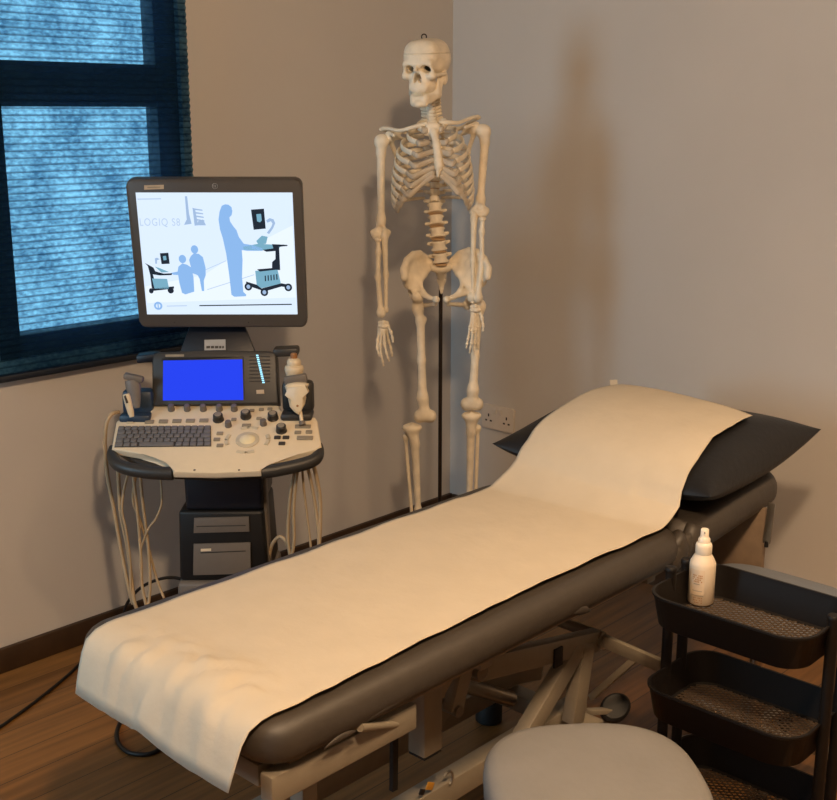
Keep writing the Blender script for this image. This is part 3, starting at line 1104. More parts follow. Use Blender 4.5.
# ---- legs
LEG = {
    -1: dict(head=(417.5, 296.5), tro=(417.5, 307), s0=(420.5, 322), s1=(422.5, 398), kn=(425, 416), ti=(412, 427.5), t1=(415.0, 444), an=(420, 552),
             f0=(405.5, 437), f1=(415, 553)),
    1: dict(head=(473, 296.5), tro=(480, 306), s0=(477.5, 322), s1=(473, 390), kn=(472, 404), ti=(471.5, 415.5), t1=(471.0, 432), an=(468, 545),
            f0=(478.0, 428), f1=(474, 547)),
}
for s, a in LEG.items():
    hd, tro, s0, s1, kn = S(*a['head'], -0.012), S(*a['tro'], 0.01), S(*a['s0'], 0.005), S(*a['s1'], -0.03), S(*a['kn'], -0.03)
    ops = [U(s_ell(hd, (0.019, 0.019, 0.019)), 0), U(s_cap(hd, tro, 0.012, 0.013), 0.008), U(s_ell(tro, (0.014, 0.018, 0.020)), 0.010),
           U(s_cap(tro, s0, 0.0145, 0.0125), 0.012), U(s_cap(s0, (s0 + s1) / 2, 0.0125, 0.0115), 0.01), U(s_cap((s0 + s1) / 2, s1, 0.0115, 0.0135), 0.01),
           U(s_ell(s0 + np.array([-s * 0.012, 0.008, 0.006]), (0.007, 0.008, 0.010)), 0.008),
           U(s_cap(s1, kn, 0.0135, 0.019), 0.02), U(s_ell(kn + np.array([-0.018, 0.006, -0.002]), (0.0165, 0.024, 0.019)), 0.010),
           U(s_ell(kn + np.array([0.018, 0.006, -0.002]), (0.0165, 0.024, 0.019)), 0.010), U(s_ell(kn + np.array([0, -0.008, 0.006]), (0.016, 0.010, 0.016)), 0.008)]
    sdf(ops, 0.0032).build('femur', BONE, sk, ang=180)
    ti, t1, an = S(*a['ti'], -0.03), S(*a['t1'], -0.03), S(*a['an'], 0.0)
    ops = [U(s_ell(ti, (0.030, 0.022, 0.011)), 0), U(s_cap(ti + np.array([0, 0, -0.008]), t1, 0.021, 0.0125), 0.014), U(s_cap(t1, an * 0.6 + t1 * 0.4, 0.0125, 0.0092), 0.012),
           U(s_cap(an * 0.6 + t1 * 0.4, an, 0.0092, 0.013), 0.012), U(s_ell(an, (0.018, 0.017, 0.014)), 0.01),
           U(s_ell(t1 + np.array([0, -0.010, 0.012]), (0.008, 0.006, 0.012)), 0.008),
           SUB(s_ell(ti + np.array([-0.014, 0, 0.013]), (0.012, 0.014, 0.006)), 0.004), SUB(s_ell(ti + np.array([0.014, 0, 0.013]), (0.012, 0.014, 0.006)), 0.004)]
    sdf(ops, 0.0032).build('tibia', BONE, sk, ang=180)
    f0, f1 = S(*a['f0'], -0.015), S(*a['f1'], 0.01)
    ops = [U(s_ell(f0, (0.0095, 0.0095, 0.011)), 0), U(s_cap(f0, f1, 0.0058, 0.0054), 0.008), U(s_ell(f1, (0.008, 0.009, 0.014)), 0.008)]
    sdf(ops, 0.003).build('fibula', BONE, sk, ang=180)
    # foot hangs from the ankle
    b = an + np.array([0, 0.0, -0.028])
    ops = [U(s_ell(b, (0.018, 0.026, 0.016)), 0), U(s_ell(b + np.array([0, 0.042, -0.022]), (0.016, 0.028, 0.019)), 0.012),
           U(s_ell(b + np.array([0.004, -0.035, -0.016]), (0.024, 0.028, 0.014)), 0.012)]
    for k in range(5):
        x = (k - 2) * 0.013 * -s
        m0 = b + np.array([x * 0.8, -0.055, -0.020])
        m1 = b + np.array([x * 1.25, -0.115 + 0.006 * k, -0.038])
        m2 = m1 + np.array([x * 0.05, -0.045 + 0.005 * k, -0.004])
        ops += [U(s_cap(m0, m1, 0.0065, 0.0055), 0.003), U(s_ell(m1, [0.0075] * 3), 0.003), U(s_cap(m1 + (m2 - m1) * 0.2, m2, 0.0055, 0.005), 0.002)]
    sdf(ops, 0.003).build('foot', BONE, sk, ang=180)

# ---- its rolling stand: the dark rod that carries the pelvis
stz = thing('skeleton_stand', SKO, 'dark steel pole stand carrying the skeleton from behind, on a castor base', 'stand', ROTZ)
rb = S(441.3, 500, 0.09)
rt = S(440.6, 268, 0.105)
rx, ry = rt[0] + 0.001, 0.112
mb = MB()
mb.tube([(rx, ry, 0.06), (rx, ry, rt[2] - 0.02)], 0.006, 14)
mb.build('pole', M['rod'], stz)
mb = MB()
mb.lathe([(0.035, 0.055), (0.04, 0.06), (0.04, 0.085), (0.018, 0.10), (0.012, 0.11)], (rx, ry, 0))
mb.build('hub', M['rod'], stz)
for k in range(5):
    a = 2 * PI * k / 5 + 0.3
    e = np.array([rx + 0.27 * math.cos(a), ry + 0.27 * math.sin(a), 0.058])
    lg = MB().bar((rx, ry, 0.072), e, 0.022, 0.018, bevel=0.004).build('leg', M['rod'], stz)
    MB().lathe([(0.018, -0.009), (0.022, -0.006), (0.022, 0.006), (0.018, 0.009)], (e[0], e[1], 0.0222), basis((math.sin(a), -math.cos(a), 0)), 20).build('castor', M['black'], lg)

# ================================================================== ultrasound console
CO = CAM + FWD * 3.0 + RIGHT * -0.515
CO[2] = 0
con = thing('ultrasound_machine', CO, 'ultrasound machine on a dark pedestal with monitor, touch screen and keyboard, under the window', 'ultrasound machine', ROTZ)
GRP = None


def loc(P):
    P = P - CO
    return np.array([P @ RIGHT, P @ FWD, P[2]])


def K(px, py, v):
    return loc(at_v(px, py, v))


# control panel plane, tilted up away from the user
f0 = K(215, 478, 2.74)
r0 = K(215, 405, 3.00)
pn = np.cross([1.0, 0, 0], r0 - f0)
pn /= np.linalg.norm(pn)
py_ax = np.cross(pn, [1.0, 0, 0])
PZ = Vector(pn)
PR = Matrix((Vector((1, 0, 0)), Vector(py_ax), PZ)).transposed()


def Pn(px, py, hgt=0.0):
    d = ray(px, py)
    n_w = RIGHT * pn[0] + FWD * pn[1] + UP * pn[2]
    p_w = CO + RIGHT * f0[0] + FWD * f0[1] + UP * f0[2] + n_w * hgt
    t = ((p_w - CAM) @ n_w) / (d @ n_w)
    return loc(CAM + d * t)


def P2(px, py):
    q = Pn(px, py) - f0
    return (q[0], float(q @ py_ax))


def pan_prism(mb, pxs, z0, z1, bevel=0.002, seg=2):
    return mb.prism([P2(*p) for p in pxs], f0, (1, 0, 0), py_ax, pn, z0, z1, bevel, seg)


panel_px = [(111.5, 449), (116, 421.5), (120, 419), (148.5, 418.5), (151.6, 407.5), (155, 405), (277, 405), (279.5, 407), (281.5, 414.8), (315, 417), (317.5, 421),
            (321.5, 446), (316, 449.5), (300, 453.5), (284, 458), (268, 465), (261.5, 468), (260.6, 471), (215, 472.5), (173, 472), (171.7, 466), (166, 461), (155, 456.5), (141, 453.5)]
mb = MB()
pan_prism(mb, panel_px, -0.020, 0.0, 0.004, 3)
panel = mb.build('control_panel', M['con_beige'], con)
# dark under-shell with the two handles
mb = MB()
pan_prism(mb, [(117, 444), (120, 420), (152, 408), (279, 408), (314, 419), (316, 442), (300, 452), (262, 466), (215, 468), (173, 467), (135, 456)], -0.045, -0.021, 0.008, 3)
mb.build('panel_underside', M['con_dark'], con)
for s, path in ((-1, [(114, 449), (112.5, 456), (117, 464), (127, 468.5), (142, 471.5), (158, 473), (173, 473.5)]),
                (1, [(317.5, 446), (318.5, 452), (316, 458.5), (307, 463), (294, 466.5), (277, 470), (261, 472.5)])):
    pts = spline([Pn(x, y, -0.018) for x, y in path], 36)
    mb = MB().tube(pts, [0.0145 + 0.003 * min(1, 2 * k / len(pts)) for k in range(len(pts))], 14, up=tuple(pn), flat=0.95)
    mb.build('handle', M['con_dark'], con, ang=60)
for x in (194.5, 239):
    MB().ell(Pn(x, 470, 0.0), (0.003, 0.003, 0.001), PR).build('panel_screw', M['button_dark'], panel)


# keyboard
def pan_box(mb, px, py, w, d, h, bevel=0.0015, z0=0.0):
    c = Pn(px, py) + pn * (z0 + h / 2)
    return mb.box(c, (w, d, h), PR, bevel)


kb_px = [(114.5, 447.5), (118.5, 427), (211, 426.2), (211.3, 446.5)]
mb = MB()
pan_prism(mb, kb_px, -0.001, 0.0015, 0.0005, 1)
kbd = mb.build('keyboard', M['key_bed'], con)
c00, c10, c01, c11 = P2(*kb_px[1]), P2(*kb_px[2]), P2(*kb_px[0]), P2(*kb_px[3])
rows_ = [[1.0] * 14, [1.3] + [1] * 12 + [1.2], [1.6] + [1] * 11 + [1.6], [1.2] + [1] * 12 + [1.1], [1.2, 1, 1, 5.2, 1, 1, 1, 1, 1]]
nr = len(rows_)
for i, row in enumerate(rows_):
    tot = sum(row)
    acc = 0
    for wk in row:
        u0, u1 = acc / tot, (acc + wk) / tot
        acc += wk
        um, vm = (u0 + u1) / 2, (i + 0.5) / nr
        a = np.array(c00) * (1 - um) + np.array(c10) * um
        b = np.array(c01) * (1 - um) + np.array(c11) * um
        c = a * (1 - vm) + b * vm
        wid = (u1 - u0) * np.linalg.norm(np.array(c10) - np.array(c00)) * 0.96
        dep = abs(c01[1] - c00[1]) / nr
        pos = f0 + np.array([1.0, 0, 0]) * c[0] + py_ax * c[1] + pn * 0.003
        MB().box((0, 0, 0), (wid - 0.0018, dep - 0.0022, 0.004), PR, 0.0012, 1).build('key', M['key'], kbd, base=None).location = [float(q) for q in pos]


def button(px, py, w=0.014, d=0.007, m='button', h=0.004, nm='button'):
    mb = MB()
    pan_box(mb, px, py, w * 1.15, d * 1.55, h, 0.0025)
    return mb.build(nm, M[m], con)


for x, y in ((149.5, 422.3), (163.5, 422), (177, 421.6), (190.5, 421.3), (204, 421)):
    button(x, y, 0.021, 0.009)
button(130, 423.3, 0.016, 0.004, 'ring')
for x, y in ((252, 411), (261.5, 410), (270, 409.5), (234, 420), (259, 419)):
    button(x, y, 0.012, 0.007)
button(246.5, 426, 0.021, 0.008)
for x, y in ((220, 434), (217, 440), (220, 446)):
    button(x, y, 0.015, 0.008)
for x, y in ((277.5, 438), (286, 438), (282, 444)):
    button(x, y, 0.015, 0.008, 'button_dark')
button(303, 427, 0.036, 0.009)
button(298, 433, 0.015, 0.008)
button(309, 432.5, 0.015, 0.008)
button(305, 438.5, 0.036, 0.010)


def knob(px, py, r, h, m='knob'):
    c = Pn(px, py)
    mb = MB().lathe([(r * 1.08, 0), (r * 1.08, h * 0.15), (r, h * 0.2), (r * 0.94, h * 0.9), (r * 0.8, h), (r * 0.3, h * 1.02)], c, PR, 20)
    k = mb.build('knob', M[m], con)
    return k


for x in (171.5, 187.5, 203.5, 219.5, 234.5):
    knob(x, 410, 0.0085, 0.016)
for x, y in ((218.5, 420), (246, 417), (273, 418.5), (281.5, 431)):
    k = knob(x, y, 0.0135, 0.019, 'knob_black')
    MB().lathe([(0.009, 0), (0.008, 0.0008)], Pn(x, y) + pn * 0.0195, PR, 20).build('knob_top', M['button'], k)
for x, y in ((228.5, 426), (263.5, 424.5)):
    knob(x, y, 0.0085, 0.016)
tb = Pn(247.5, 440)
mb = MB().lathe([(0.030, 0), (0.030, 0.002), (0.027, 0.003)], tb, PR, 32)
ring = mb.build('trackball_ring', M['ring'], con)
MB().ell(tb - pn * 0.004, (0.025, 0.025, 0.012), PR, 24, 14).build('trackball', M['ball'], con)
for a0 in (0, 90, 180, 270):
    pts = [tb + np.array([1.0, 0, 0]) * 0.053 * math.cos(math.radians(a0 + t)) + py_ax * 0.048 * math.sin(math.radians(a0 + t)) + pn * 0.0005 for t in range(-24, 25, 6)]
    MB().tube(pts, 0.0055, 8, up=tuple(py_ax) if a0 in (0, 180) else (1, 0, 0), flat=0.5).build('trackball_button', M['ring'], con)

# touch-screen housing
def quad_frame(pxs, v_bot, v_top):
    """plane through bottom edge at depth v_bot, top edge at v_top"""
    bl_, br_, tr_, tl_ = K(*pxs[0], v_bot), K(*pxs[1], v_bot), K(*pxs[2], v_top), K(*pxs[3], v_top)
    ux = (br_ - bl_) / np.linalg.norm(br_ - bl_)
    uy = (tl_ + tr_ - bl_ - br_)
    uy -= ux * (uy @ ux)
    uy /= np.linalg.norm(uy)
    uz = np.cross(ux, uy)
    o = (bl_ + br_ + tl_ + tr_) / 4
    return o, ux, uy, uz


def plane_pt(fr, px, py):
    o, ux, uy, uz = fr
    d = ray(px, py)
    dl = np.array([d @ RIGHT, d @ FWD, d[2]])
    cl = loc(CAM)
    t = ((o - cl) @ uz) / (dl @ uz)
    q = cl + dl * t - o
    return (float(q @ ux), float(q @ uy))


def fp(mb, fr, pxs, z0, z1, bevel=0.002, seg=2):
    return mb.prism([plane_pt(fr, *p) for p in pxs], fr[0], fr[1], fr[2], fr[3], z0, z1, bevel, seg)


TF = quad_frame([(152, 405), (277.5, 404), (275.5, 352), (153, 353)], 2.985, 3.035)
mb = MB()
fp(mb, TF, [(152, 406), (151.8, 360), (153, 354), (158, 351.8), (200, 351), (270, 350.8), (275, 352.5), (276.5, 357), (279, 404)], -0.05, 0.0, 0.006, 3)
th = mb.build('touch_panel', M['con_dark'], con)
mb = MB()
fp(mb, TF, [(163, 400.5), (163.3, 360.6), (242.3, 359.4), (243.4, 400)], 0.0, 0.0015, 0)
mb.build('touch_screen', M['scr_pure'], th)
mb = MB()
fp(mb, TF, [(161.5, 361), (162, 358.3), (242.5, 357.3), (243.6, 399), (244.8, 399), (243.8, 356.6), (165, 357.2)], 0.0, 0.001, 0)
mb.build('screen_edge', M['con_black'], th)
mb = MB()
fp(mb, TF, [(165.5, 357), (165.5, 354.6), (184, 354.3), (184, 356.7)], 0.0, 0.001, 0)
mb.build('lettering_strip', M['button'], th)
for k in range(8):
    y = 356.5 + k * 3.55
    mb = MB()
    fp(mb, TF, [(249.5, y + 0.8), (249.5, y - 0.5), (270.3, y - 0.6), (270.3, y + 0.7)], -0.001, 0.0012, 0)
    mb.build('vent_slot', M['con_black'], th)
mb = MB()
for k in range(14):
    t = k / 13
    x, y = 257.3 + t * 6.2, 355.5 + t * 27
    fp(mb, TF, [(x - 1.1, y + 0.65), (x - 1.1, y - 0.65), (x + 1.2, y - 0.65), (x + 1.2, y + 0.65)], 0.0012, 0.002, 0)
mb.build('light_strip', M['led'], th)
mb = MB()
fp(mb, TF, [(256.5, 394), (256.3, 390), (264, 389.7), (264.4, 393.8)], 0.0, 0.002, 0.0008)
mb.build('button', M['tan_label'], th)
MB().bar(K(274, 351.5, 3.06), K(299, 350.5, 3.06), 0.05, 0.022, bevel=0.006).build('probe_shelf', M['con_dark'], con)
MB().bar(K(138, 358, 3.07), K(160, 356, 3.07), 0.05, 0.022, bevel=0.006).build('probe_shelf', M['con_navy'], con)

# neck
NF = quad_frame([(180, 352), (256, 352), (246, 328), (189, 328)], 3.06, 3.09)
mb = MB()
fp(mb, NF, [(178, 356), (189, 326), (245, 326), (257, 356)], -0.05, 0.0, 0.006)
nk = mb.build('monitor_neck', M['con_navy'], con)
mb = MB()
fp(mb, NF, [(204.5, 350.5), (204.5, 340), (225.5, 339.5), (225.7, 350)], 0.0, 0.0015, 0)
nlb = mb.build('maker_plate', M['white_label'], nk)
mb = MB()
for k, (x0, x1) in enumerate(((206.5, 210.2), (211, 214.2), (215, 218.5), (219.2, 221.5), (222.2, 224))):
    fp(mb, NF, [(x0, 348.6), (x0, 346.2), (x1, 346.1), (x1, 348.4)], 0.0015, 0.002, 0)
mb.build('lettering_strip', M['button_dark'], nlb)

# monitor
MF = quad_frame([(138, 326), (304.5, 326), (303, 181), (127.5, 181)], 3.045, 2.985)
mo, mux, muy, muz = MF
w0, w1 = plane_pt(MF, 127.5, 182)[0], plane_pt(MF, 303, 181)[0]
h0 = plane_pt(MF, 220, 327.5)[1]
h1 = plane_pt(MF, 220, 179.5)[1]
l2 = plane_pt(MF, 137.5, 320)[0]
r2 = plane_pt(MF, 305, 320)[0]


def mrect(x0, x1, y0, y1, r, slant=0.0):
    out = rrect(x1 - x0, y1 - y0, r, 5, (x0 + x1) / 2, (y0 + y1) / 2)
    return out


mx0 = (w0 + l2) / 2
mx1 = (w1 + r2) / 2
out = []
for x, y in mrect(mx0, mx1, h0, h1, 0.016):
    if y < h0 + 0.016:
        y -= 0.006 * (1 - ((x - (mx0 + mx1) / 2) / ((mx1 - mx0) / 2)) ** 2)
    out.append((x, y))
lo = [p for p in out]
mb = MB().prism(out, mo, mux, muy, muz, -0.035, 0.0, 0.007, 3)
mon = mb.build('monitor', M['con_grey'], con)
mb = MB().prism(rrect((mx1 - mx0) * 0.8, (h1 - h0) * 0.78, 0.04, 6, (mx0 + mx1) / 2, (h0 + h1) / 2), mo, mux, muy, muz, -0.075, -0.034, 0.02, 3)
mb.build('monitor_back', M['con_dark'], mon)
# the lit picture: flat shapes shown on the screen
TL, TR, BR, BL = [plane_pt(MF, *p) for p in ((137.5, 193.2), (293.5, 191.8), (296.5, 312.8), (145.5, 315.8))]
sx0, sx1, syb, syt = (TL[0] + BL[0]) / 2, (TR[0] + BR[0]) / 2, (BL[1] + BR[1]) / 2, (TL[1] + TR[1]) / 2
mb = MB()
smats = ['scr_bg', 'scr_bg2', 'scr_blue', 'scr_mid', 'scr_dark', 'scr_teal', 'scr_text']
SCRW, SCRH = sx1 - sx0, syt - syb
# picture coordinates measured on the photograph: x 0..837, y 0..680 of the enlarged screen
PX0, PX1, PY0, PY1 = 14, 806, 14, 652


def sc(x, y):
    return (sx0 + SCRW * (x - PX0) / (PX1 - PX0), syt - SCRH * (y - PY0) / (PY1 - PY0))


def shape(mat_i, pts, layer):
    mb.cur = mat_i
    z = 0.0008 + 0.0003 * layer
    mb.prism([sc(*p) for p in pts], mo, mux, muy, muz, z - 0.0002, z)


def blob(mat_i, x, y, rx, ry, layer, n=16):
    shape(mat_i, [(x + rx * math.cos(2 * PI * k / n), y + ry * math.sin(2 * PI * k / n)) for k in range(n)], layer)


mb.cur = 0
mb.prism([(sx0, syb), (sx1, syb), (sx1, syt), (sx0, syt)], mo, mux, muy, muz, 0.0, 0.0006)
shape(1, [(20, 500), (330, 440), (500, 330), (800, 180), (800, 560), (20, 590)], 0)
# standing figure
shape(2, [(445, 80), (462, 73), (480, 75), (494, 88), (497, 108), (492, 128), (480, 140), (482, 160), (497, 185), (512, 205), (522, 240), (545, 275), (600, 285), (640, 300), (640, 312),
          (560, 312), (533, 308), (534, 360), (526, 450), (528, 530), (543, 545), (540, 553), (480, 556), (465, 545), (460, 440), (452, 330), (440, 250), (428, 200), (424, 150), (432, 110)], 2)
# couple
blob(2, 290, 305, 19, 22, 2)
shape(2, [(268, 340), (285, 325), (310, 328), (330, 345), (340, 400), (338, 440), (326, 470), (324, 525), (312, 525), (305, 460), (296, 440), (270, 430), (258, 360)], 2)
blob(2, 224, 355, 19, 22, 3)
shape(2, [(200, 395), (222, 378), (246, 385), (266, 400), (274, 450), (272, 528), (250, 535), (225, 543), (208, 535), (198, 480), (194, 420)], 3)
shape(2, [(160, 428), (200, 420), (205, 440), (170, 438)], 3)
# pale drawing near the top
shape(3, [(262, 32), (273, 32), (276, 120), (285, 172), (246, 178), (262, 150)], 2)
for q in range(5):
    shape(3, [(295 + q * 3, 92 + q * 18), (345 + q * 2, 100 + q * 18), (346 + q * 2, 106 + q * 18), (298 + q * 3, 101 + q * 18)], 2)
shape(3, [(296, 90), (308, 95), (318, 180), (300, 182)], 2)
shape(3, [(318, 160), (345, 150), (358, 180), (318, 180)], 2)


# drawn scanners
def scanner(ox, oy, s):
    f = lambda pts: [(ox + x * s, oy + y * s) for x, y in pts]
    shape(4, f([(-8, -205), (58, -210), (62, -108), (0, -102)]), 2)
    shape(5, f([(18, -182), (42, -184), (44, -150), (34, -140), (20, -146)]), 3)
    shape(3, f([(66, -150), (84, -162), (104, -156), (112, -136), (100, -110), (78, -80), (66, -86), (90, -116), (98, -134), (90, -146), (72, -138)]), 2)
    shape(5, f([(10, -44), (40, -72), (70, -66), (60, -30), (20, -26)]), 3)
    shape(5, f([(-60, -14), (20, -30), (110, -24), (150, -26), (120, -4), (20, 6), (-56, 0)]), 2)
    shape(4, f([(90, -28), (170, -24), (168, -18), (126, -14), (126, 108), (106, 108), (84, 96), (86, 66), (104, 50), (106, 8), (60, 12), (40, 2), (96, -6)]), 3)
    shape(4, f([(6, 104), (100, 96), (126, 104), (20, 116)]), 4)
    shape(5, f([(-4, 112), (112, 104), (126, 180), (20, 206), (0, 190)]), 3)
    for q in range(5):
        shape(4, f([(44 + q * 15, 138 - q * 2), (50 + q * 15, 137 - q * 2), (50 + q * 15, 166 - q * 2), (44 + q * 15, 168 - q * 2)]), 5)
    shape(4, f([(-56, 168), (0, 186), (24, 206), (130, 178), (166, 186), (164, 200), (128, 196), (40, 222), (-50, 190)]), 4)
    for (x, y) in ((-44, 196), (38, 226), (164, 200)):
        blob(4, ox + x * s, oy + y * s, 20 * s, 21 * s, 5)
        blob(3, ox + x * s, oy + y * s, 10 * s, 11 * s, 6)


scanner(600, 305, 1.0)


def small(ox, oy):
    shape(4, [(110, 325), (154, 322), (156, 380), (114, 382)], 2)
    shape(5, [(124, 340), (140, 338), (142, 360), (126, 362)], 3)
    shape(3, [(82, 352), (94, 348), (106, 356), (92, 362), (90, 380), (82, 380)], 2)
    shape(4, [(28, 376), (50, 388), (70, 400), (78, 420), (120, 432), (168, 430), (160, 440), (100, 442), (64, 436), (70, 470), (66, 510), (52, 510), (50, 440), (42, 392)], 2)
    shape(5, [(78, 395), (100, 402), (150, 424), (110, 426)], 3)
    shape(5, [(58, 458), (136, 460), (142, 512), (66, 512)], 3)
    shape(4, [(40, 512), (168, 500), (168, 512), (60, 524)], 3)
    blob(4, 48, 524, 12, 14, 4)
    blob(4, 150, 522, 16, 16, 4)


small(0, 0)
for a, b in (((330, 418), (450, 366)), ((340, 520), (590, 440))):
    shape(6, [a, (a[0], a[1] - 4), (b[0], b[1] - 4), b], 1)
blob(2, 77, 605, 22, 22, 2)
blob(0, 77, 605, 12, 12, 3)
shape(2, [(74, 592), (80, 592), (80, 618), (74, 618)], 4)
shape(6, [(122, 604), (228, 602), (228, 607), (122, 609)], 2)
shape(4, [(293, 601), (778, 594), (778, 600), (293, 607)], 2)
shape(6, [(20, 44), (140, 42), (140, 48), (20, 50)], 2)
# the words on the screen
for txt, x, y, hgt in (('LOGIQ S8', 22, 182, 38),):
    cu = bpy.data.curves.new('words', 'FONT')
    cu.body = txt
    cu.size = 1.0
    cu.space_character = 1.15
    to = bpy.data.objects.new('words', cu)
    COL.objects.link(to)
    bpy.context.view_layer.update()
    me = to.to_mesh()
    xs = [v.co.x for v in me.vertices]
    ys = [v.co.y for v in me.vertices]
    wx, wy = max(xs) - min(xs), max(ys)
    mb.cur = 6
    vv = []
    for v in me.vertices:
        a = sc(x + 205 * (v.co.x - min(xs)) / wx, y - hgt * v.co.y / wy)
        vv.append(mo + mux * a[0] + muy * a[1] + muz * 0.0016)
    mb.add(vv, [tuple(p.vertices) for p in me.polygons])
    to.to_mesh_clear()
    bpy.data.objects.remove(to)
    bpy.data.curves.remove(cu)
scr = mb.build('screen', [M[k] for k in smats], mon, label='lit screen with blue figures and scanners')
mb = MB()
fp(mb, MF, [(144.3, 189.6), (144.2, 185.3), (163.8, 184.8), (163.8, 189)], 0.0, 0.001, 0)
tl = mb.build('asset_sticker', M['tan_label'], mon)
mb = MB()
fp(mb, MF, [(147.5, 187.8), (147.5, 186.8), (160.5, 186.5), (160.5, 187.4)], 0.001, 0.0013, 0)
mb.build('lettering_strip', M['button'], tl)
c = plane_pt(MF, 215, 186)
mb = MB()
R_ = Matrix((Vector(mux), Vector(muy), Vector(muz))).transposed()
cw = mo + mux * c[0] + muy * c[1]
mb.lathe([(0.0085, 0), (0.0085, 0.0008)], cw, R_, 24)
em = mb.build('round_emblem', M['con_black'], mon)
mb = MB()
mb.tube([cw + muz * 0.0009 + mux * 0.007 * math.cos(a) + muy * 0.007 * math.sin(a) for a in np.linspace(0, 2 * PI, 25)], 0.0006, 6)
mb.tube([cw + muz * 0.0009 + mux * (-0.0025 + 0.0024 * math.cos(a)) + muy * (0.003 * math.sin(a)) for a in np.linspace(0.6, 5.8, 16)], 0.0006, 6)
mb.tube([cw + muz * 0.0009 + mux * (0.0025 + 0.0022 * math.cos(a)) + muy * (0.003 * math.sin(a)) for a in np.linspace(1.0, 5.2, 16)], 0.0006, 6)
mb.tube([cw + muz * 0.0009 + mux * x for x in (0.0005, 0.004)], 0.0006, 6)
mb.build('emblem_letters', M['white_label'], em)
for x in (174.5, 248.5):
    cc_ = plane_pt(MF, x, 322.5)
    MB().lathe([(0.0016, 0), (0.0014, 0.0006)], mo + mux * cc_[0] + muy * cc_[1], R_, 12).build('button', M['con_black'], mon)

# pedestal column
CV = 2.93
ft = K(183, 479, CV)
fb = K(268, 580, CV)
zt, zb_ = 0.66, K(215, 581, CV)[2]
xl, xr = K(184, 500, CV)[0], K(263, 500, CV)[0]
xl2, xr2 = K(178.5, 560, CV)[0], K(268.5, 560, CV)[0]
DEP = 0.22
vy = CV - 3.0


def slab(mb, x0, x1, x2, x3, za, zb, y0, y1, bev=0.01):
    bm = bmesh.new()
    vs = [bm.verts.new(p) for p in ((x0, y0, za), (x1, y0, za), (x1, y1, za), (x0, y1, za), (x2, y0, zb), (x3, y0, zb), (x3, y1, zb), (x2, y1, zb))]
    for f in ((3, 2, 1, 0), (4, 5, 6, 7), (0, 1, 5, 4), (1, 2, 6, 5), (2, 3, 7, 6), (3, 0, 4, 7)):
        bm.faces.new([vs[i] for i in f])
    bmesh.ops.bevel(bm, geom=list(bm.edges), offset=bev, segments=3, profile=0.5, affect='EDGES')
    mb.bm(bm)


zm = K(215, 511, CV)[2]
mb = MB()
slab(mb, xl2, xr2, xl2 + 0.006, xr2 - 0.01, zb_, zm, vy, vy + DEP)
col = mb.build('pedestal', M['con_black'], con)
mb = MB()
slab(mb, xl + 0.002, xr - 0.002, xl, xr, zm, 0.585, vy + 0.004, vy + DEP)
mb.build('lift_column', M['con_navy'], con)
mb = MB()
slab(mb, xr2 - 0.008, xr2 + 0.003, xr - 0.004, xr + 0.005, zb_, 0.58, vy + 0.02, vy + 0.06, 0.003)
mb.build('side_trim', M['drive'], con)
# drive bays
CF = (np.array([0, vy, 0.0]), np.array([1.0, 0, 0]), np.array([0, 0, 1.0]), np.array([0, -1.0, 0]))
for y0, y1, x0, x1 in ((517, 532.5, 194, 249.5), (543, 574.5, 193.5, 251)):
    q = [K(x0, y1, CV), K(x1, y1 - 1.5, CV), K(x1 - 0.5, y0 - 1, CV), K(x0 + 0.5, y0 + 0.5, CV)]
    mb = MB().prism([(p[0], p[2]) for p in q], *CF, 0.0, 0.006, 0.001)
    dr = mb.build('drive_bay', M['drive'], con)
    if y0 < 530:
        q = [K(197, 526, CV), K(246, 525, CV), K(246, 524.4, CV), K(197, 525.4, CV)]
    else:
        q = [K(201, 552.5, CV), K(246, 550.5, CV), K(246, 549.8, CV), K(201, 551.6, CV)]
    MB().prism([(p[0], p[2]) for p in q], *CF, 0.006, 0.0066).build('drive_slot', M['con_black'], dr)
    if y0 > 530:
        q = [K(201.3, 550.5, CV), K(211.5, 550, CV), K(211.5, 547.6, CV), K(201.3, 548, CV)]
        MB().prism([(p[0], p[2]) for p in q], *CF, 0.006, 0.0075).build('drive_label', M['con_beige'], dr)
# base with castors
mb = MB()
slab(mb, xl2 - 0.01, xr2 + 0.01, xl2 - 0.005, xr2 + 0.005, 0.10, zb_ - 0.001, vy - 0.01, vy + DEP + 0.02, 0.012)
bs = mb.build('base_housing', M['drive'], con)
for s in (-1, 1):
    for yy in (vy - 0.02, vy + DEP + 0.01):
        xx = (xl2 + xr2) / 2 + s * 0.17
        mb = MB().bar(((xl2 + xr2) / 2 + s * 0.08, yy + 0.0, 0.13), (xx, yy, 0.13), 0.06, 0.045, bevel=0.01)
        lg = mb.build('base_arm', M['con_dark'], con)
        mb = MB().lathe([(0.045, -0.018), (0.055, -0.012), (0.055, 0.012), (0.045, 0.018)], (xx, yy, 0.0555), basis((1, 0, 0)), 24)
        mb.build('castor', M['con_black'], lg)
        MB().box((xx, yy, 0.10), (0.05, 0.08, 0.03), None, 0.012).build('castor_cover', M['blue_cover'] if s < 0 else M['con_dark'], lg)

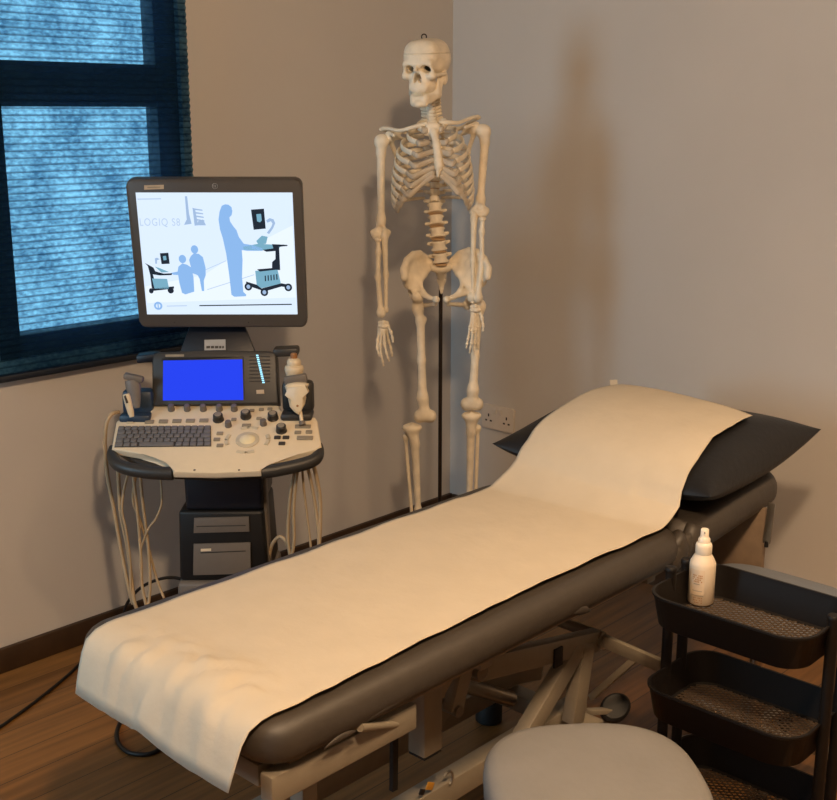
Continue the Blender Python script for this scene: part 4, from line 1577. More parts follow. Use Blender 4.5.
# probe holders
HL = 2.97
mb = MB()
for (a, b) in (((121, 388), (121.5, 419)),):
    pass
hl = MB()
c = (K(121, 400, HL) + K(150, 400, HL)) / 2
w_ = K(150, 400, HL)[0] - K(119, 400, HL)[0]
hl.box((c[0] + 0.002, c[1] + 0.03, c[2] - 0.015), (w_, 0.05, 0.075), None, 0.012)
hl.box((c[0] + 0.002, c[1] - 0.0, c[2] - 0.045), (w_, 0.07, 0.025), None, 0.008)
hl.build('probe_holder', M['con_blue'], con)
hr = MB()
c = (K(282, 398, HL) + K(312, 400, HL)) / 2
w_ = K(313, 400, HL)[0] - K(281.5, 400, HL)[0]
hr.box((c[0], c[1] + 0.035, c[2] - 0.0), (w_, 0.04, 0.085), None, 0.012)
hr.box((c[0], c[1] - 0.0, c[2] - 0.042), (w_, 0.07, 0.02), None, 0.008)
hr.build('probe_holder', M['con_dark'], con)

# ---- the probes, each lifted out of its holder by hand
def probe(name, label, P0):
    Pw = CO + RIGHT * P0[0] + FWD * P0[1] + UP * P0[2]
    t = thing(name, Pw, label, 'probe', ROTZ)
    return t, np.array(P0)


# dark grey flat-headed probe, left
p0 = K(134, 404, 2.95)
t, o = probe('ultrasound_probe', 'grey flat-headed probe at the back of the left holder', p0)
a, b = K(132, 380, 2.965) - o, K(137, 408, 2.955) - o
mb = MB().tube([a + (b - a) * q for q in (0, .25, .5, .8, 1)], [0.019, 0.020, 0.0165, 0.012, 0.008], 18, up=(1, 0, 0), flat=0.65)
bd = mb.build('probe_body', M['probe_grey'], t, ang=60)
hd0, hd1 = K(124, 375.5, 2.965) - o, K(143.5, 380, 2.965) - o
MB().bar(hd0, hd1, 0.022, 0.017, bevel=0.005).build('probe_head', M['drive'], t)
# slim white probe, in front
p0 = K(129, 408, 2.915)
t, o = probe('ultrasound_probe', 'slim white probe leaning in the front of the left holder', p0)
a, b = K(126, 394, 2.915) - o, K(132, 417, 2.905) - o
MB().tube([a + (b - a) * q for q in (0, .12, .4, .8, 1)], [0.0085, 0.0100, 0.0095, 0.0085, 0.006], 16, up=(1, 0, 0), flat=0.7).build('probe_body', M['probe_white'], t, ang=60)
d = (b - a) / np.linalg.norm(b - a)
MB().bar(a + np.array([-0.001, -0.0085, -0.002]), a + d * 0.022 + np.array([0, -0.0085, 0]), 0.007, 0.002, bevel=0.0008).build('probe_window', M['button_dark'], t)
# curved white probe, right
p0 = K(297.5, 405, 2.93)
t, o = probe('ultrasound_probe', 'white fan-headed probe hanging in the right holder', p0)
fr = (np.array([0.0, 0, 0]), np.array([1.0, 0, 0]), np.array([0, 0.12, 1.0]) / math.hypot(1, 0.12), np.array([0, -1.0, 0.12]) / math.hypot(1, 0.12))
outl = [(284.5, 386.5), (287, 384.2), (296, 382.8), (305, 383.0), (308.6, 384.2), (308.5, 386), (305, 391), (306, 398), (305, 404), (302, 409.5), (299.8, 413.5), (298.5, 414), (294.5, 411.5), (290, 406.5), (288.3, 400), (288.8, 394)]
oo = []
for x, y in outl:
    q = K(x, y, 2.93) - o
    oo.append((q[0], q[2]))
pb = MB().prism(oo, *fr, -0.014, 0.014, 0.009, 4).build('probe_body', M['probe_white'], t, ang=70)
q = K(298, 404.5, 2.93) - o
MB().ell((q[0], -0.0145, q[2]), (0.003, 0.001, 0.003)).build('probe_dot', M['probe_brown'], pb)
a, b = K(300.5, 411, 2.93) - o, K(302, 424, 2.915) - o
MB().tube([a, (a + b) / 2, b], [0.004, 0.005, 0.0045], 12).build('cable_neck', M['probe_white'], t)
b2 = K(302, 421.5, 2.915) - o
MB().tube([b2, b2 + (b2 - a) * 0.35], [0.0085, 0.0085], 14).build('cable_grommet', M['knob'], t)
# stepped round white probe with brown tip, rear right
p0 = K(294.5, 381, 2.99)
t, o = probe('ultrasound_probe', 'stepped round white probe with a brown tip, behind the fan-headed one', p0)
zz = lambda y: float((K(294.5, y, 2.99) - o)[2])
MB().lathe([(0.016, zz(384)), (0.020, zz(376)), (0.0245, zz(371)), (0.0255, zz(368.5)), (0.0235, zz(366)), (0.0180, zz(365)), (0.0190, zz(362.5)), (0.0165, zz(359.5)), (0.0095, zz(358))], (0, 0, 0), None, 26).build('probe_body', M['probe_white'], t, ang=50)
MB().lathe([(0.0085, zz(358.8)), (0.0095, zz(356)), (0.0090, zz(354)), (0.006, zz(353))], (0, 0, 0), None, 18).build('probe_tip', M['probe_brown'], t, label='brown tip')
MB().lathe([(0.0205, zz(386)), (0.0205, zz(377))], (0, 0, 0), None, 20).build('holder_cup', M['con_dark'], con).location = [float(x) for x in o]
MB().bar(K(284.5, 381, 2.955) - o, K(307, 377.5, 2.955) - o, 0.02, 0.022, bevel=0.004).build('holder_bracket', M['drive'], con).location = [float(x) for x in o]


# ---- hanging cables
def cable(name, label, pts, r, m, group=None, cat='cable'):
    w_ = [CO + RIGHT * p[0] + FWD * p[1] + UP * p[2] for p in pts]
    base = w_[0]
    mb = MB().tube(spline([q - base for q in w_], 60), r, 10)
    o = mb.build(name, M[m], None, ang=180)
    o.location = [float(x) for x in base]
    return tag(o, label, cat, group)


G = 'beige probe cables'
KP = lambda lst: [K(*q) for q in lst]
cable('probe_cable', 'thick beige cable looping out widest from the left probe holder', KP([(119, 412, 2.95), (112, 414, 2.93), (106.5, 424, 2.92), (105, 445, 2.93), (107.5, 475, 2.95), (114, 510, 2.95), (121, 550, 2.94), (128, 585, 2.92), (133, 604, 2.92)]), 0.0052, 'cable', G)
cable('probe_cable', 'beige cable hanging just right of the widest loop on the left side', KP([(118, 462, 2.90), (119, 490, 2.92), (121, 515, 2.92), (127, 545, 2.92), (131, 575, 2.92), (134, 600, 2.91), (138, 612, 2.91)]), 0.0052, 'cable', G)
cable('probe_cable', 'thin beige cable slanting left to right below the left handle', KP([(129, 470, 2.88), (124, 490, 2.90), (122, 510, 2.90), (126, 530, 2.90), (130, 560, 2.91), (131, 590, 2.91), (135, 606, 2.91)]), 0.0035, 'cable', G)
cable('probe_cable', 'beige cable dropping straight down, third from the pedestal on its left', KP([(133, 472, 2.88), (136, 500, 2.90), (139, 530, 2.91), (141, 560, 2.91), (142, 585, 2.91), (146, 605, 2.90)]), 0.0042, 'cable', G)
cable('probe_cable', 'beige cable ending in a narrow u-turn left of the pedestal', KP([(140, 473, 2.88), (143, 505, 2.90), (148, 545, 2.91), (150, 580, 2.91), (149, 600, 2.905), (147, 606, 2.90)]), 0.0042, 'cable', G)
cable('probe_cable', 'beige cable running diagonally towards the paper edge left of the pedestal', KP([(136, 474, 2.89), (133, 500, 2.91), (140, 520, 2.92), (149, 550, 2.92), (157, 580, 2.92), (164, 598, 2.91)]), 0.0036, 'cable', G)
cable('probe_cable', 'thin beige cable making a wide bow close to the pedestal', KP([(160, 474, 2.90), (161.5, 492, 2.90), (161, 506, 2.90), (155, 520, 2.90), (149, 528, 2.90), (142, 545, 2.91), (141, 560, 2.92)]), 0.0028, 'cable', G)
cable('probe_cable', 'rightmost beige cable under the right handle', KP([(313, 462, 2.88), (317, 480, 2.89), (320, 500, 2.90), (320, 525, 2.90), (319, 545, 2.90), (317, 565, 2.90)]), 0.0055, 'cable', G)
cable('probe_cable', 'pale beige cable second from the right under the right handle', KP([(307, 464, 2.88), (311, 482, 2.89), (315, 505, 2.90), (318, 528, 2.90), (319, 550, 2.90)]), 0.0045, 'cable', G)
cable('probe_cable', 'thin beige cable third from the right under the right handle', KP([(302, 466, 2.88), (304, 490, 2.89), (307, 515, 2.90), (310, 540, 2.90), (312, 556, 2.90)]), 0.0032, 'cable', G)
cable('probe_cable', 'looped beige cable nearest the pedestal under the right handle', KP([(295, 470, 2.88), (291, 490, 2.89), (288.5, 515, 2.90), (288, 540, 2.90), (291, 556, 2.90), (294, 540, 2.89), (293.5, 510, 2.88), (296, 480, 2.87), (298, 470, 2.87)]), 0.0045, 'cable', G)
cable('probe_cable', 'short beige cable arching at the right foot of the pedestal', KP([(268, 562, 2.96), (272, 545, 2.95), (279, 537, 2.94), (285, 540, 2.93), (289, 549, 2.93), (291, 565, 2.93)]), 0.0050, 'cable', G)
cable('power_cable', 'black cable arching from the pedestal down to the skirting behind the beige cables', KP([(182, 579, 3.0), (172, 577.5, 3.03), (160, 579, 3.06), (145, 585, 3.09), (134, 594, 3.12), (126, 606, 3.14), (122, 625, 3.15), (118, 650, 3.15)]), 0.0045, 'cable_black')

# ================================================================== treatment couch
YR, YL = -1.609, -1.036          # right and left edge of the mattress
YM = (YR + YL) / 2
XF, XH, XE = -2.218, -0.985, -0.53  # foot end, hinge, head end
ZT = 0.586
couch = thing('treatment_couch', (-1.45, YM, 0), 'brown vinyl treatment couch on a cream metal lifting frame, covered with paper', 'couch')
CB = np.array([-1.45, YM, 0])


def vinyl_block(x0, x1, y0, y1, z0, z1, R=None, c=None, seed=0):
    """bull-nosed vinyl pad with slight puckers along its sides"""
    bm = bmesh.new()
    bmesh.ops.create_cube(bm, size=1)
    sx, sy, sz = x1 - x0, y1 - y0, z1 - z0
    for v in bm.verts:
        v.co = Vector((v.co.x * sx, v.co.y * sy, v.co.z * sz))
    ed = [e for e in bm.edges if abs(e.verts[0].co.z - e.verts[1].co.z) > 1e-6]
    bmesh.ops.bevel(bm, geom=ed, offset=0.07, segments=6, profile=0.5, affect='EDGES')
    ed = [e for e in bm.edges if abs(e.verts[0].co.z - e.verts[1].co.z) < 1e-6 and len(e.link_faces) == 2 and any(abs(f.normal.z) > 0.9 for f in e.link_faces)]
    bmesh.ops.bevel(bm, geom=ed, offset=sz * 0.45, segments=6, profile=0.5, affect='EDGES')
    mb = MB()
    mb.bm(bm, R, c if c is not None else ((x0 + x1) / 2, (y0 + y1) / 2, (z0 + z1) / 2))
    return mb


mb = vinyl_block(XF, XH - 0.004, YR, YL, 0.506, ZT)
mb.v = [tuple(np.array(p) - CB) for p in mb.v]
mat_o = mb.build('mattress', M['vinyl'], couch, ang=60)
TILT = math.radians(5.0)
Rh = Matrix.Rotation(-TILT, 3, 'Y')
hl_ = XE - XH
hc_ = np.array([XH + hl_ / 2 + 0.004, YM, 0.541 + math.sin(TILT) * hl_ / 2 + 0.003])
mb = vinyl_block(-hl_ / 2, hl_ / 2, YR, YL, -0.046, 0.046, Rh, hc_ - CB)
mb.build('headrest', M['vinyl'], couch, ang=60)
# slack vinyl skirt bridging the hinge, and puckers
mb = MB()
for k, (dx, wz, r) in enumerate(((-0.045, 0.0, 0.030), (-0.01, -0.004, 0.026), (0.03, 0.004, 0.032))):
    p = [np.array([XH + dx + 0.012 * math.sin(q * 5 + k), YR + 0.020 - 0.006 * math.sin(PI * q), 0.575 - 0.075 * q + wz]) - CB for q in np.linspace(0, 1, 8)]
    mb.tube(p, [r * (0.6 + 0.4 * math.sin(PI * (0.15 + 0.8 * q))) for q in np.linspace(0, 1, 8)], 12, up=(1, 0, 0), flat=0.7)
mb.build('vinyl_fold', M['vinyl'], couch, ang=180)
for (xa, za, xb, zb2, r) in ((-2.02, 0.522, -1.90, 0.528, 0.006), (-1.93, 0.545, -1.76, 0.532, 0.008), (-2.10, 0.512, -2.03, 0.514, 0.005), (-1.44, 0.528, -1.37, 0.512, 0.010)):
    p = [np.array([xa + (xb - xa) * q, YR + 0.007 - 0.002 * math.sin(PI * q), za + (zb2 - za) * q + 0.006 * math.sin(PI * q)]) - CB for q in np.linspace(0, 1, 12)]
    MB().tube(p, [0.0012 + r * math.sin(PI * q) for q in np.linspace(0, 1, 12)], 10, up=(0, 0, 1), flat=0.55).build('vinyl_pucker', M['vinyl'], mat_o, ang=180)
# deck board
def L(*p):
    return np.array(p, float) - CB


cm = M['cream']
MB().box(L((XF + XH) / 2 + 0.02, YM, 0.499), (XH - XF - 0.10, 0.50, 0.014), None, 0.003).build('deck_board', M['cream_dark'], couch)
for y in (YR + 0.040, YL - 0.040):
    MB().box(L(-2.03, y, 0.468), (0.33, 0.03, 0.050), None, 0.004).build('side_rail', cm, couch)
for y in (YR + 0.062, YL - 0.062):
    MB().box(L(-1.43, y, 0.487), (0.86, 0.02, 0.012), None, 0.003).build('side_rail', cm, couch)
for x in (XF + 0.05, XH - 0.05, -1.62):
    MB().box(L(x, YM, 0.473), (0.035, YL - YR - 0.14, 0.04), None, 0.004).build('cross_rail', cm, couch)
# thin upright brown board below the headrest
ep = at_x(763.5, 560, -0.64)
MB().box(L(-0.64, (ep[1] + YL - 0.06) / 2, 0.405), (0.014, YL - 0.06 - ep[1], 0.29), None, 0.002).build('brown_board', M['cream_dark'], couch, label='thin brown board below the headrest')
# headrest board and rods
MB().box(hc_ - CB + np.array([0, 0, -0.0525]), (hl_ - 0.07, 0.46, 0.010), Rh, 0.003).build('headrest_board', M['cream_dark'], couch)
for y in (YR + 0.10, YL - 0.10):
    MB().bar(L(XH - 0.05, y, 0.455), L(XE - 0.06, y, 0.478), 0.02, 0.02).build('headrest_arm', cm, couch)
hb0 = at_x(772, 503, -0.65)
hb1 = at_x(766.5, 543, -0.65)
mb = MB().bar(hb0 - CB, hb1 - CB, 0.004, 0.020)
lev = mb.build('release_lever', M['steel'], couch, label='steel release lever hanging below the headrest')
MB().tube([hb1 - CB + np.array([0, 0, 0.004]), hb1 - CB + np.array([0, 0, -0.010])], 0.005, 10).build('lever_tip', M['black'], lev)
MB().box(L(XF + 0.16, YR + 0.11, 0.33), (0.035, 0.035, 0.24), None, 0.004).build('foot_bracket', cm, couch)
# descending bracket with gusset
def yz(px, py, y):
    return at_y(px, py, y)


for y in (-1.45, -1.22):
    xb_ = -1.700
    lg = MB().box(L(xb_, y, 0.376), (0.052, 0.045, 0.20), None, 0.004).build('frame_bracket', cm, couch)
    MB().box(L(xb_, y, 0.2735), (0.05, 0.043, 0.004), None, 0.001).build('bracket_cap', M['black'], lg)
    MB().prism([(xb_ + 0.026, 0.455), (xb_ + 0.12, 0.455), (xb_ + 0.026, 0.365)], L(0, y + 0.0, 0), (1, 0, 0), (0, 0, 1), (0, -1, 0), -0.012, 0.012, 0.002).build('gusset', cm, lg)
    # lifting arm and V strut of this side
    a, b = (-1.555, y, 0.398), (-1.120, y, 0.312)
    MB().bar(L(*a), L(*b), 0.030, 0.052, bevel=0.004).build('lifting_arm', cm, couch)
    for e in (a, b):
        MB().tube([L(e[0], y - 0.024, e[2]), L(e[0], y + 0.024, e[2])], 0.017, 16).build('pivot', M['steel'], couch)
    MB().bar(L(-1.165, y, 0.325), L(-1.20, y, 0.135), 0.034, 0.046, bevel=0.004).build('strut', cm, couch)
    MB().bar(L(-1.20, y, 0.320), L(-1.44, y, 0.13), 0.034, 0.046, bevel=0.004).build('strut', cm, couch)
    MB().bar(L(-1.585, y, 0.425), L(-1.62, y, 0.33), 0.028, 0.038, bevel=0.004).build('link_plate', cm, couch)
    MB().box(L(-1.29, y - 0.018, 0.335), (0.03, 0.006, 0.045), None, 0.002).build('arm_stop', M['black'], couch)
# lower lifting beam, tubes across
MB().bar(L(-1.69, -1.30, 0.335), L(-1.15, -1.30, 0.20), 0.05, 0.045, bevel=0.004).build('lifting_beam', cm, couch)
MB().tube([L(-1.62, -1.47, 0.335), L(-1.62, -1.20, 0.335)], 0.012, 14).build('cross_tube', M['steel'], couch)
MB().tube([L(-1.695, -1.44, 0.335), L(-1.695, -1.22, 0.335)], 0.016, 14).build('cross_tube', cm, couch)
MB().tube([L(-1.12, -1.47, 0.325), L(-1.12, -1.20, 0.325)], 0.013, 14).build('cross_tube', cm, couch)
MB().tube([L(-1.60, -1.33, 0.37), L(-1.28, -1.33, 0.18)], 0.018, 16).build('actuator', M['steel'], couch)
# foot bar at the side
pa, pb_ = at_z(598, 638, 0.315), at_z(655, 663, 0.315)
pb_ = pa + (pb_ - pa) * 1.2
MB().bar(pa - CB, pb_ - CB, 0.014, 0.03).build('foot_bar', cm, couch)
MB().bar(pa + (pb_ - pa) * 0.60 - CB, np.array([-1.10, -1.43, 0.15]) - CB, 0.012, 0.016).build('foot_bar_stay', cm, couch)
# handle rod under the mattress edge
ha, hb = at_y(360, 727.5, -1.603), at_y(405, 723, -1.57)
MB().tube([ha - CB, hb - CB], 0.0075, 12).build('handle_rod', cm, couch)
# black strap hanging inside
sa, sb = at_y(394.5, 704, -1.50), at_y(393.5, 790, -1.50)
MB().bar(sa - CB, sb - CB, 0.010, 0.014, up=(1, 0, 0), bevel=0.001).build('strap', M['black'], couch, label='black strap hanging from the frame')
# base frame on the floor
for y in (-1.405, -1.20):
    rl = MB().box(L(-1.58, y, 0.125), (0.94, 0.045, 0.055), None, 0.004).build('base_rail', cm, couch)
    if y < -1.3:
        q = at_y(430, 786, y - 0.0235)
        MB().box(q - CB, (0.022, 0.002, 0.016), Matrix.Rotation(0.5, 3, 'Y'), 0.0005).build('warning_sticker', M['sticker'], rl)
        q = at_y(422, 792, y - 0.0235)
        MB().box(q - CB, (0.016, 0.0025, 0.012), Matrix.Rotation(0.5, 3, 'Y'), 0.0005).build('catch', M['black'], rl)
        q = at_y(448, 779, y - 0.024)
        MB().tube([q - CB + np.array([0.014 * math.cos(a), 0, 0.016 * math.sin(a)]) for a in np.linspace(-1.2, 2.4, 16)], 0.003, 8).build('hook', M['steel'], rl)
for x in (-2.02, -1.14):
    MB().box(L(x, -1.30, 0.095), (0.05, 0.36, 0.045), None, 0.005).build('base_cross', cm, couch)
    for y in (-1.45, -1.15):
        MB().lathe([(0.03, 0), (0.034, 0.004), (0.034, 0.05), (0.022, 0.074)], L(x, y, 0.0), None, 20).build('rubber_foot', M['black'], couch)
# black round pedal
pc = at_z(615, 708, 0.09)
MB().bar(L(-1.12, -1.405, 0.11), pc - CB + np.array([0, 0, -0.006]), 0.02, 0.012).build('pedal_arm', cm, couch)
MB().lathe([(0.030, -0.014), (0.036, -0.008), (0.037, 0.006), (0.031, 0.012)], pc - CB, basis((-0.45, -0.45, 0.77)), 24, sx=1.12, sy=0.9).build('pedal', M['black'], couch, label='black rubber pedal')

# ------------------------------------------------------------------ pillow
PC = np.array([-0.700, -1.326])
PHX, PHY = 0.275, 0.315
th_ = math.atan2(0.06, 0.6)
HT = lambda x: ZT + 0.004 + max(0.0, x - XH) * math.tan(TILT)


def pmid(x):
    return 0.648 + (x + 1.0) * 0.085


def pillow_h(x, y, ex=1.0):
    u, v = abs((x - PC[0]) / PHX), abs((y - PC[1]) / PHY)
    if u >= 1 or v >= 1:
        return None
    return 0.093 * (1 - u ** 2.3) ** 0.62 * (1 - v ** 5.0) ** 0.45


pil = MB()
NP = 40


def psurf(sgn):
    def f(a, b):
        u, v = 2 * a - 1, 2 * b - 1
        # edges pulled in between the pointed corners
        x = u * PHX * (1 - 0.045 * (1 - v * v) * abs(u))
        y = v * PHY * (1 - 0.050 * (1 - u * u) * abs(v))
        h = 0.093 * (1 - abs(u) ** 2.3) ** 0.62 * (1 - abs(v) ** 5.0) ** 0.45
        if sgn < 0:
            h *= 0.64
        zc = pmid(PC[0] + x)
        cr = 0.022 * (abs(u * v) ** 3) - 0.004
        w = 0.0025 * math.sin(9 * v + 4 * u) * (1 - u * u)
        return (PC[0] + x - CB[0], PC[1] + y, zc + sgn * h + w + cr)
    return f


tt = lambda k: 0.5 - 0.5 * math.cos(PI * k)
pil.grid(lambda a, b: psurf(1)(tt(a), tt(b)), NP, NP)
pil.grid(lambda a, b: psurf(-1)(tt(a), tt(b)), NP, NP, flip=True)
pil.v = [(p[0] + CB[0] - PC[0], p[1] - PC[1], p[2] - 0.60) for p in pil.v]
pw = pil.build('pillow', M['pillow'], None, ang=80)
pw.location = (PC[0], PC[1], 0.60)
tag(pw, 'black vinyl pillow under the paper at the head of the couch', 'pillow')
q = np.array([-0.462, -1.035, 0.742]) - np.array([PC[0], PC[1], 0.60])
MB().box(q, (0.002, 0.022, 0.026), Matrix.Rotation(0.9, 3, 'Z') @ Matrix.Rotation(0.3, 3, 'Y')).build('pillow_label', M['paper'], pw, label='small white sewn-in tag')

# ------------------------------------------------------------------ paper sheet
from mathutils import noise as mnoise
PYL, PYR = -1.100, -1.578
prof = [(-2.252, 0.482), (-2.247, 0.505), (-2.240, 0.530), (-2.232, 0.555), (-2.220, 0.576), (-2.200, 0.588), (-2.175, 0.5925)]


def base_z(x, y):
    z = HT(x) + 0.004
    h = pillow_h(x, y)
    # the sheet spans the hollow in front of the pillow
    if x > -1.12:
        top = pmid(x) + 0.099 * (max(0.0, 1 - abs((x - PC[0]) / (PHX * 1.02)) ** 2.3)) ** 0.62 * (max(0, 1 - abs((y - PC[1]) / PHY) ** 5.0)) ** 0.45 if abs((x - PC[0]) / (PHX * 1.02)) < 1 else -1
        k = 0.03
        hh = max(0.0, min(1.0, 0.5 + 0.5 * (top - z) / k))
        z = z * (1 - hh) + top * hh + k * hh * (1 - hh) * 0.6
        rr = max(0.0, min(1.0, (x + 1.14 - 0.03 * (y - PYL) / (PYR - PYL)) / 0.22))
        ramp = 0.588 + 0.12 * rr ** 2.0
        if x < PC[0]:
            z = max(z, min(ramp, 0.70))
    return z


xs_ = [p[0] for p in prof] + list(np.linspace(-2.158, -1.12, 90)) + list(np.linspace(-1.11, -0.505, 60))
zs0 = {i: prof[i][1] for i in range(len(prof))}
NYP = 56
vs = []
for i, x in enumerate(xs_):
    for j in range(NYP):
        t = j / (NYP - 1)
        edge = 0.004 * mnoise.noise(Vector((x * 9, 3.1, 0))) + 0.002 * mnoise.noise(Vector((x * 30, 7.1, 0)))
        edge2 = 0.004 * mnoise.noise(Vector((x * 8, 9.1, 0))) + 0.002 * mnoise.noise(Vector((x * 26, 1.1, 0)))
        y = (PYL + edge) * (1 - t) + (PYR + edge2) * t
        if i < len(prof):
            z = prof[i][1]
            fl = (len(prof) - i) / len(prof)
            y += 0.022 * t * fl
            xx = x + fl * (0.004 - 0.012 * t) - 0.002 * fl * math.sin(t * 11)
        else:
            z = base_z(x, y)
            y += 0.014 * t * max(0.0, 1 - ((x + 1.5) / 0.55) ** 2)
            xx = x - max(0.0, (x + 1.0) / 0.5) * (0.13 * t - 0.015)
            y += 0.03 * max(0.0, min(1.0, (x + 1.05) / 0.3)) * t
            z = base_z(xx, y)
        # soft undulation and a crumpled patch near the foot end
        n1 = mnoise.noise(Vector((x * 3.2, y * 4.0, 0.3)))
        n2 = mnoise.noise(Vector((x * 14, y * 14, 1.7)))
        n3 = abs(mnoise.noise(Vector((x * 22, y * 22, 4.2))))
        cr = max(0.0, 1 - abs(x + 2.19) / 0.10) ** 0.7 * max(0.0, 1 - abs(t - 0.50) / 0.46) ** 0.7
        if i < len(prof):
            xx -= cr * 0.022 * (n3 + 0.4 * n2)
        z += 0.0022 * (n1 + 0.6) + 0.0010 * (n2 + 0.5) + cr * max(0.0, 0.036 * n3 + 0.010 * n2)
        # crease in front of the pillow
        z -= 0.007 * math.exp(-((x + 0.945 + 0.02 * t) / 0.02) ** 2) * (0.5 + 0.5 * math.sin(t * 3 + 0.5))
        e = min(t, 1 - t)
        z += 0.0025 * math.exp(-e * 30) * (0.5 + 0.5 * math.sin(x * 34 + (2 if t > .5 else 0)))
        vs.append((xx, y, z))
mb = MB()
fs = []
for i in range(len(xs_) - 1):
    for j in range(NYP - 1):
        a = i * NYP + j
        fs.append((a, a + NYP, a + NYP + 1, a + 1))
fs = [tuple(reversed(f)) for f in fs]
mb.add([(x + 1.45, y - YM, z - 0.59) for x, y, z in vs], fs)
pap = mb.build('paper_sheet', M['paper'], None, ang=180)
pap.location = (-1.45, YM, 0.59)
tag(pap, 'long sheet of cream examination paper laid over the couch and pillow', 'paper')
sd = pap.modifiers.new('thickness', 'SOLIDIFY')
sd.thickness = 0.0006
sd.offset = 1

# ================================================================== trolley
TX0, TX1, TY0, TY1 = -1.385, -1.150, -2.062, -1.732
TCX, TCY = (TX0 + TX1) / 2, (TY0 + TY1) / 2
tro = thing('storage_trolley', (TCX, TCY, 0), 'dark brown three-tier metal trolley beside the couch, bottle in its top tray', 'trolley')
TW, TD = TX1 - TX0, TY1 - TY0
for k, zr in enumerate((0.595, 0.400, 0.205)):
    hgt = 0.070
    mb = MB()
    outer = rrect(TW, TD, 0.055, 8)
    n = len(outer)

    def ringo(off, z):
        return [(x * (1 + off / (TW / 2)), y * (1 + off / (TD / 2)), z) for x, y in outer]
    rings = [ringo(-0.016, zr - hgt), ringo(-0.010, zr - hgt + 0.004), ringo(0.0, zr - 0.006), ringo(0.0025, zr - 0.004), ringo(0.0025, zr), ringo(-0.0025, zr), ringo(-0.003, zr - 0.006), ringo(-0.012, zr - hgt + 0.006), ringo(-0.018, zr - hgt + 0.003)]
    vs = [p for r_ in rings for p in r_]
    fs = []
    for i in range(len(rings) - 1):
        for j in range(n):
            j2 = (j + 1) % n
            fs.append((i * n + j, i * n + j2, (i + 1) * n + j2, (i + 1) * n + j))
    # flange of the floor, open in the middle
    mb.add(vs, fs)
    tr_ = mb.build('tray', M['trolley'], tro, ang=50)
    # expanded-metal floor: two families of crossing strips
    mb = MB()
    zf = zr - hgt + 0.003
    wx, wy = TW / 2 - 0.017, TD / 2 - 0.017
    step = 0.0125
    for sgn in (-1, 1):
        m = -int((wx + wy) / step) - 1
        while m * step < wx + wy:
            # line: x + sgn*y*0.7 = m*step, clipped to the floor
            c = m * step
            m += 1
            seg = []
            for y in np.linspace(-wy, wy, 60):
                x = c - sgn * y * 0.7
                r_ = 0.038
                ok = abs(x) <= wx and not (abs(x) > wx - r_ and abs(y) > wy - r_ and math.hypot(abs(x) - wx + r_, abs(y) - wy + r_) > r_)
                if ok:
                    seg.append((x, y))
            if len(seg) > 1:
                a, b = seg[0], seg[-1]
                mb.bar((a[0], a[1], zf + sgn * 0.0004), (b[0], b[1], zf + sgn * 0.0004), 0.0034, 0.0016, bevel=0)
    mb.build('mesh_floor', M['trolley_mesh'], tr_)
for sy, yc in ((1, TY1), (-1, TY0)):
    for xo in (-0.008, 0.052):
        mb = MB().tube([(xo, yc - TCY + sy * 0.004, 0.075), (xo, yc - TCY + sy * 0.004, 0.606)], 0.0110, 16)
        po = mb.build('post', M['trolley'], tro)
        MB().lathe([(0.0118, 0.604), (0.0122, 0.607), (0.0122, 0.612), (0.010, 0.615)], (xo, yc - TCY + sy * 0.004, 0), None, 18).build('post_cap', M['trolley'], po)
    MB().bar((-0.085, yc - TCY + sy * 0.004, 0.072), (0.085, yc - TCY + sy * 0.004, 0.072), 0.02, 0.016).build('foot_rail', M['trolley'], tro)
    for xo in (-0.075, 0.075):
        mb = MB().lathe([(0.022, -0.009), (0.027, -0.006), (0.027, 0.006), (0.022, 0.009)], (xo, yc - TCY + sy * 0.004, 0.0272), basis((0, 1, 0)), 20)
        ca = mb.build('castor', M['black'], tro)
        MB().box((xo, yc - TCY + sy * 0.004, 0.05), (0.03, 0.026, 0.022), None, 0.005).build('castor_fork', M['trolley'], ca)

# ---- spray bottle
zf = 0.595 - 0.070 + 0.0055
BP = at_z(700.5, 602, zf + 0.0)
bz = lambda py: at_v(700.5, py, (BP - CAM) @ FWD)[2] - zf
bo = thing('spray_bottle', (BP[0], BP[1], zf), 'white spray bottle with an orange label standing in the top trolley tray', 'bottle')
H0 = bz(562)
rb_ = 0.0262
MB().lathe([(rb_ * 0.85, 0.0), (rb_, 0.004), (rb_, H0 - 0.004), (rb_ * 0.96, H0 + 0.002), (rb_ * 0.80, bz(557)), (rb_ * 0.60, bz(553)), (rb_ * 0.56, bz(551))], (0, 0, 0), None, 32).build('bottle_body', M['bottle'], bo, ang=70)
MB().lathe([(rb_ * 0.60, bz(553.5)), (rb_ * 0.63, bz(552.5)), (rb_ * 0.63, bz(545)), (rb_ * 0.58, bz(543)), (rb_ * 0.47, bz(542)), (rb_ * 0.45, bz(538.5)), (rb_ * 0.36, bz(537)), (rb_ * 0.33, bz(536))], (0, 0, 0), None, 24).build('collar', M['bottle_cap'], bo, ang=40)
nz = MB().lathe([(rb_ * 0.33, bz(538)), (rb_ * 0.31, bz(529.5)), (rb_ * 0.26, bz(528.8))], (0, 0, 0), None, 20).build('spray_head', M['bottle_cap'], bo, ang=40)
th0 = math.atan2((CAM - BP)[1], (CAM - BP)[0])
hx = np.array([math.cos(th0), math.sin(th0), 0])
MB().tube([hx * rb_ * 0.26 + np.array([0, 0, bz(531.5)]), hx * rb_ * 0.36 + np.array([0, 0, bz(531.5)])], 0.0014, 10).build('nozzle_hole', M['button_dark'], nz)


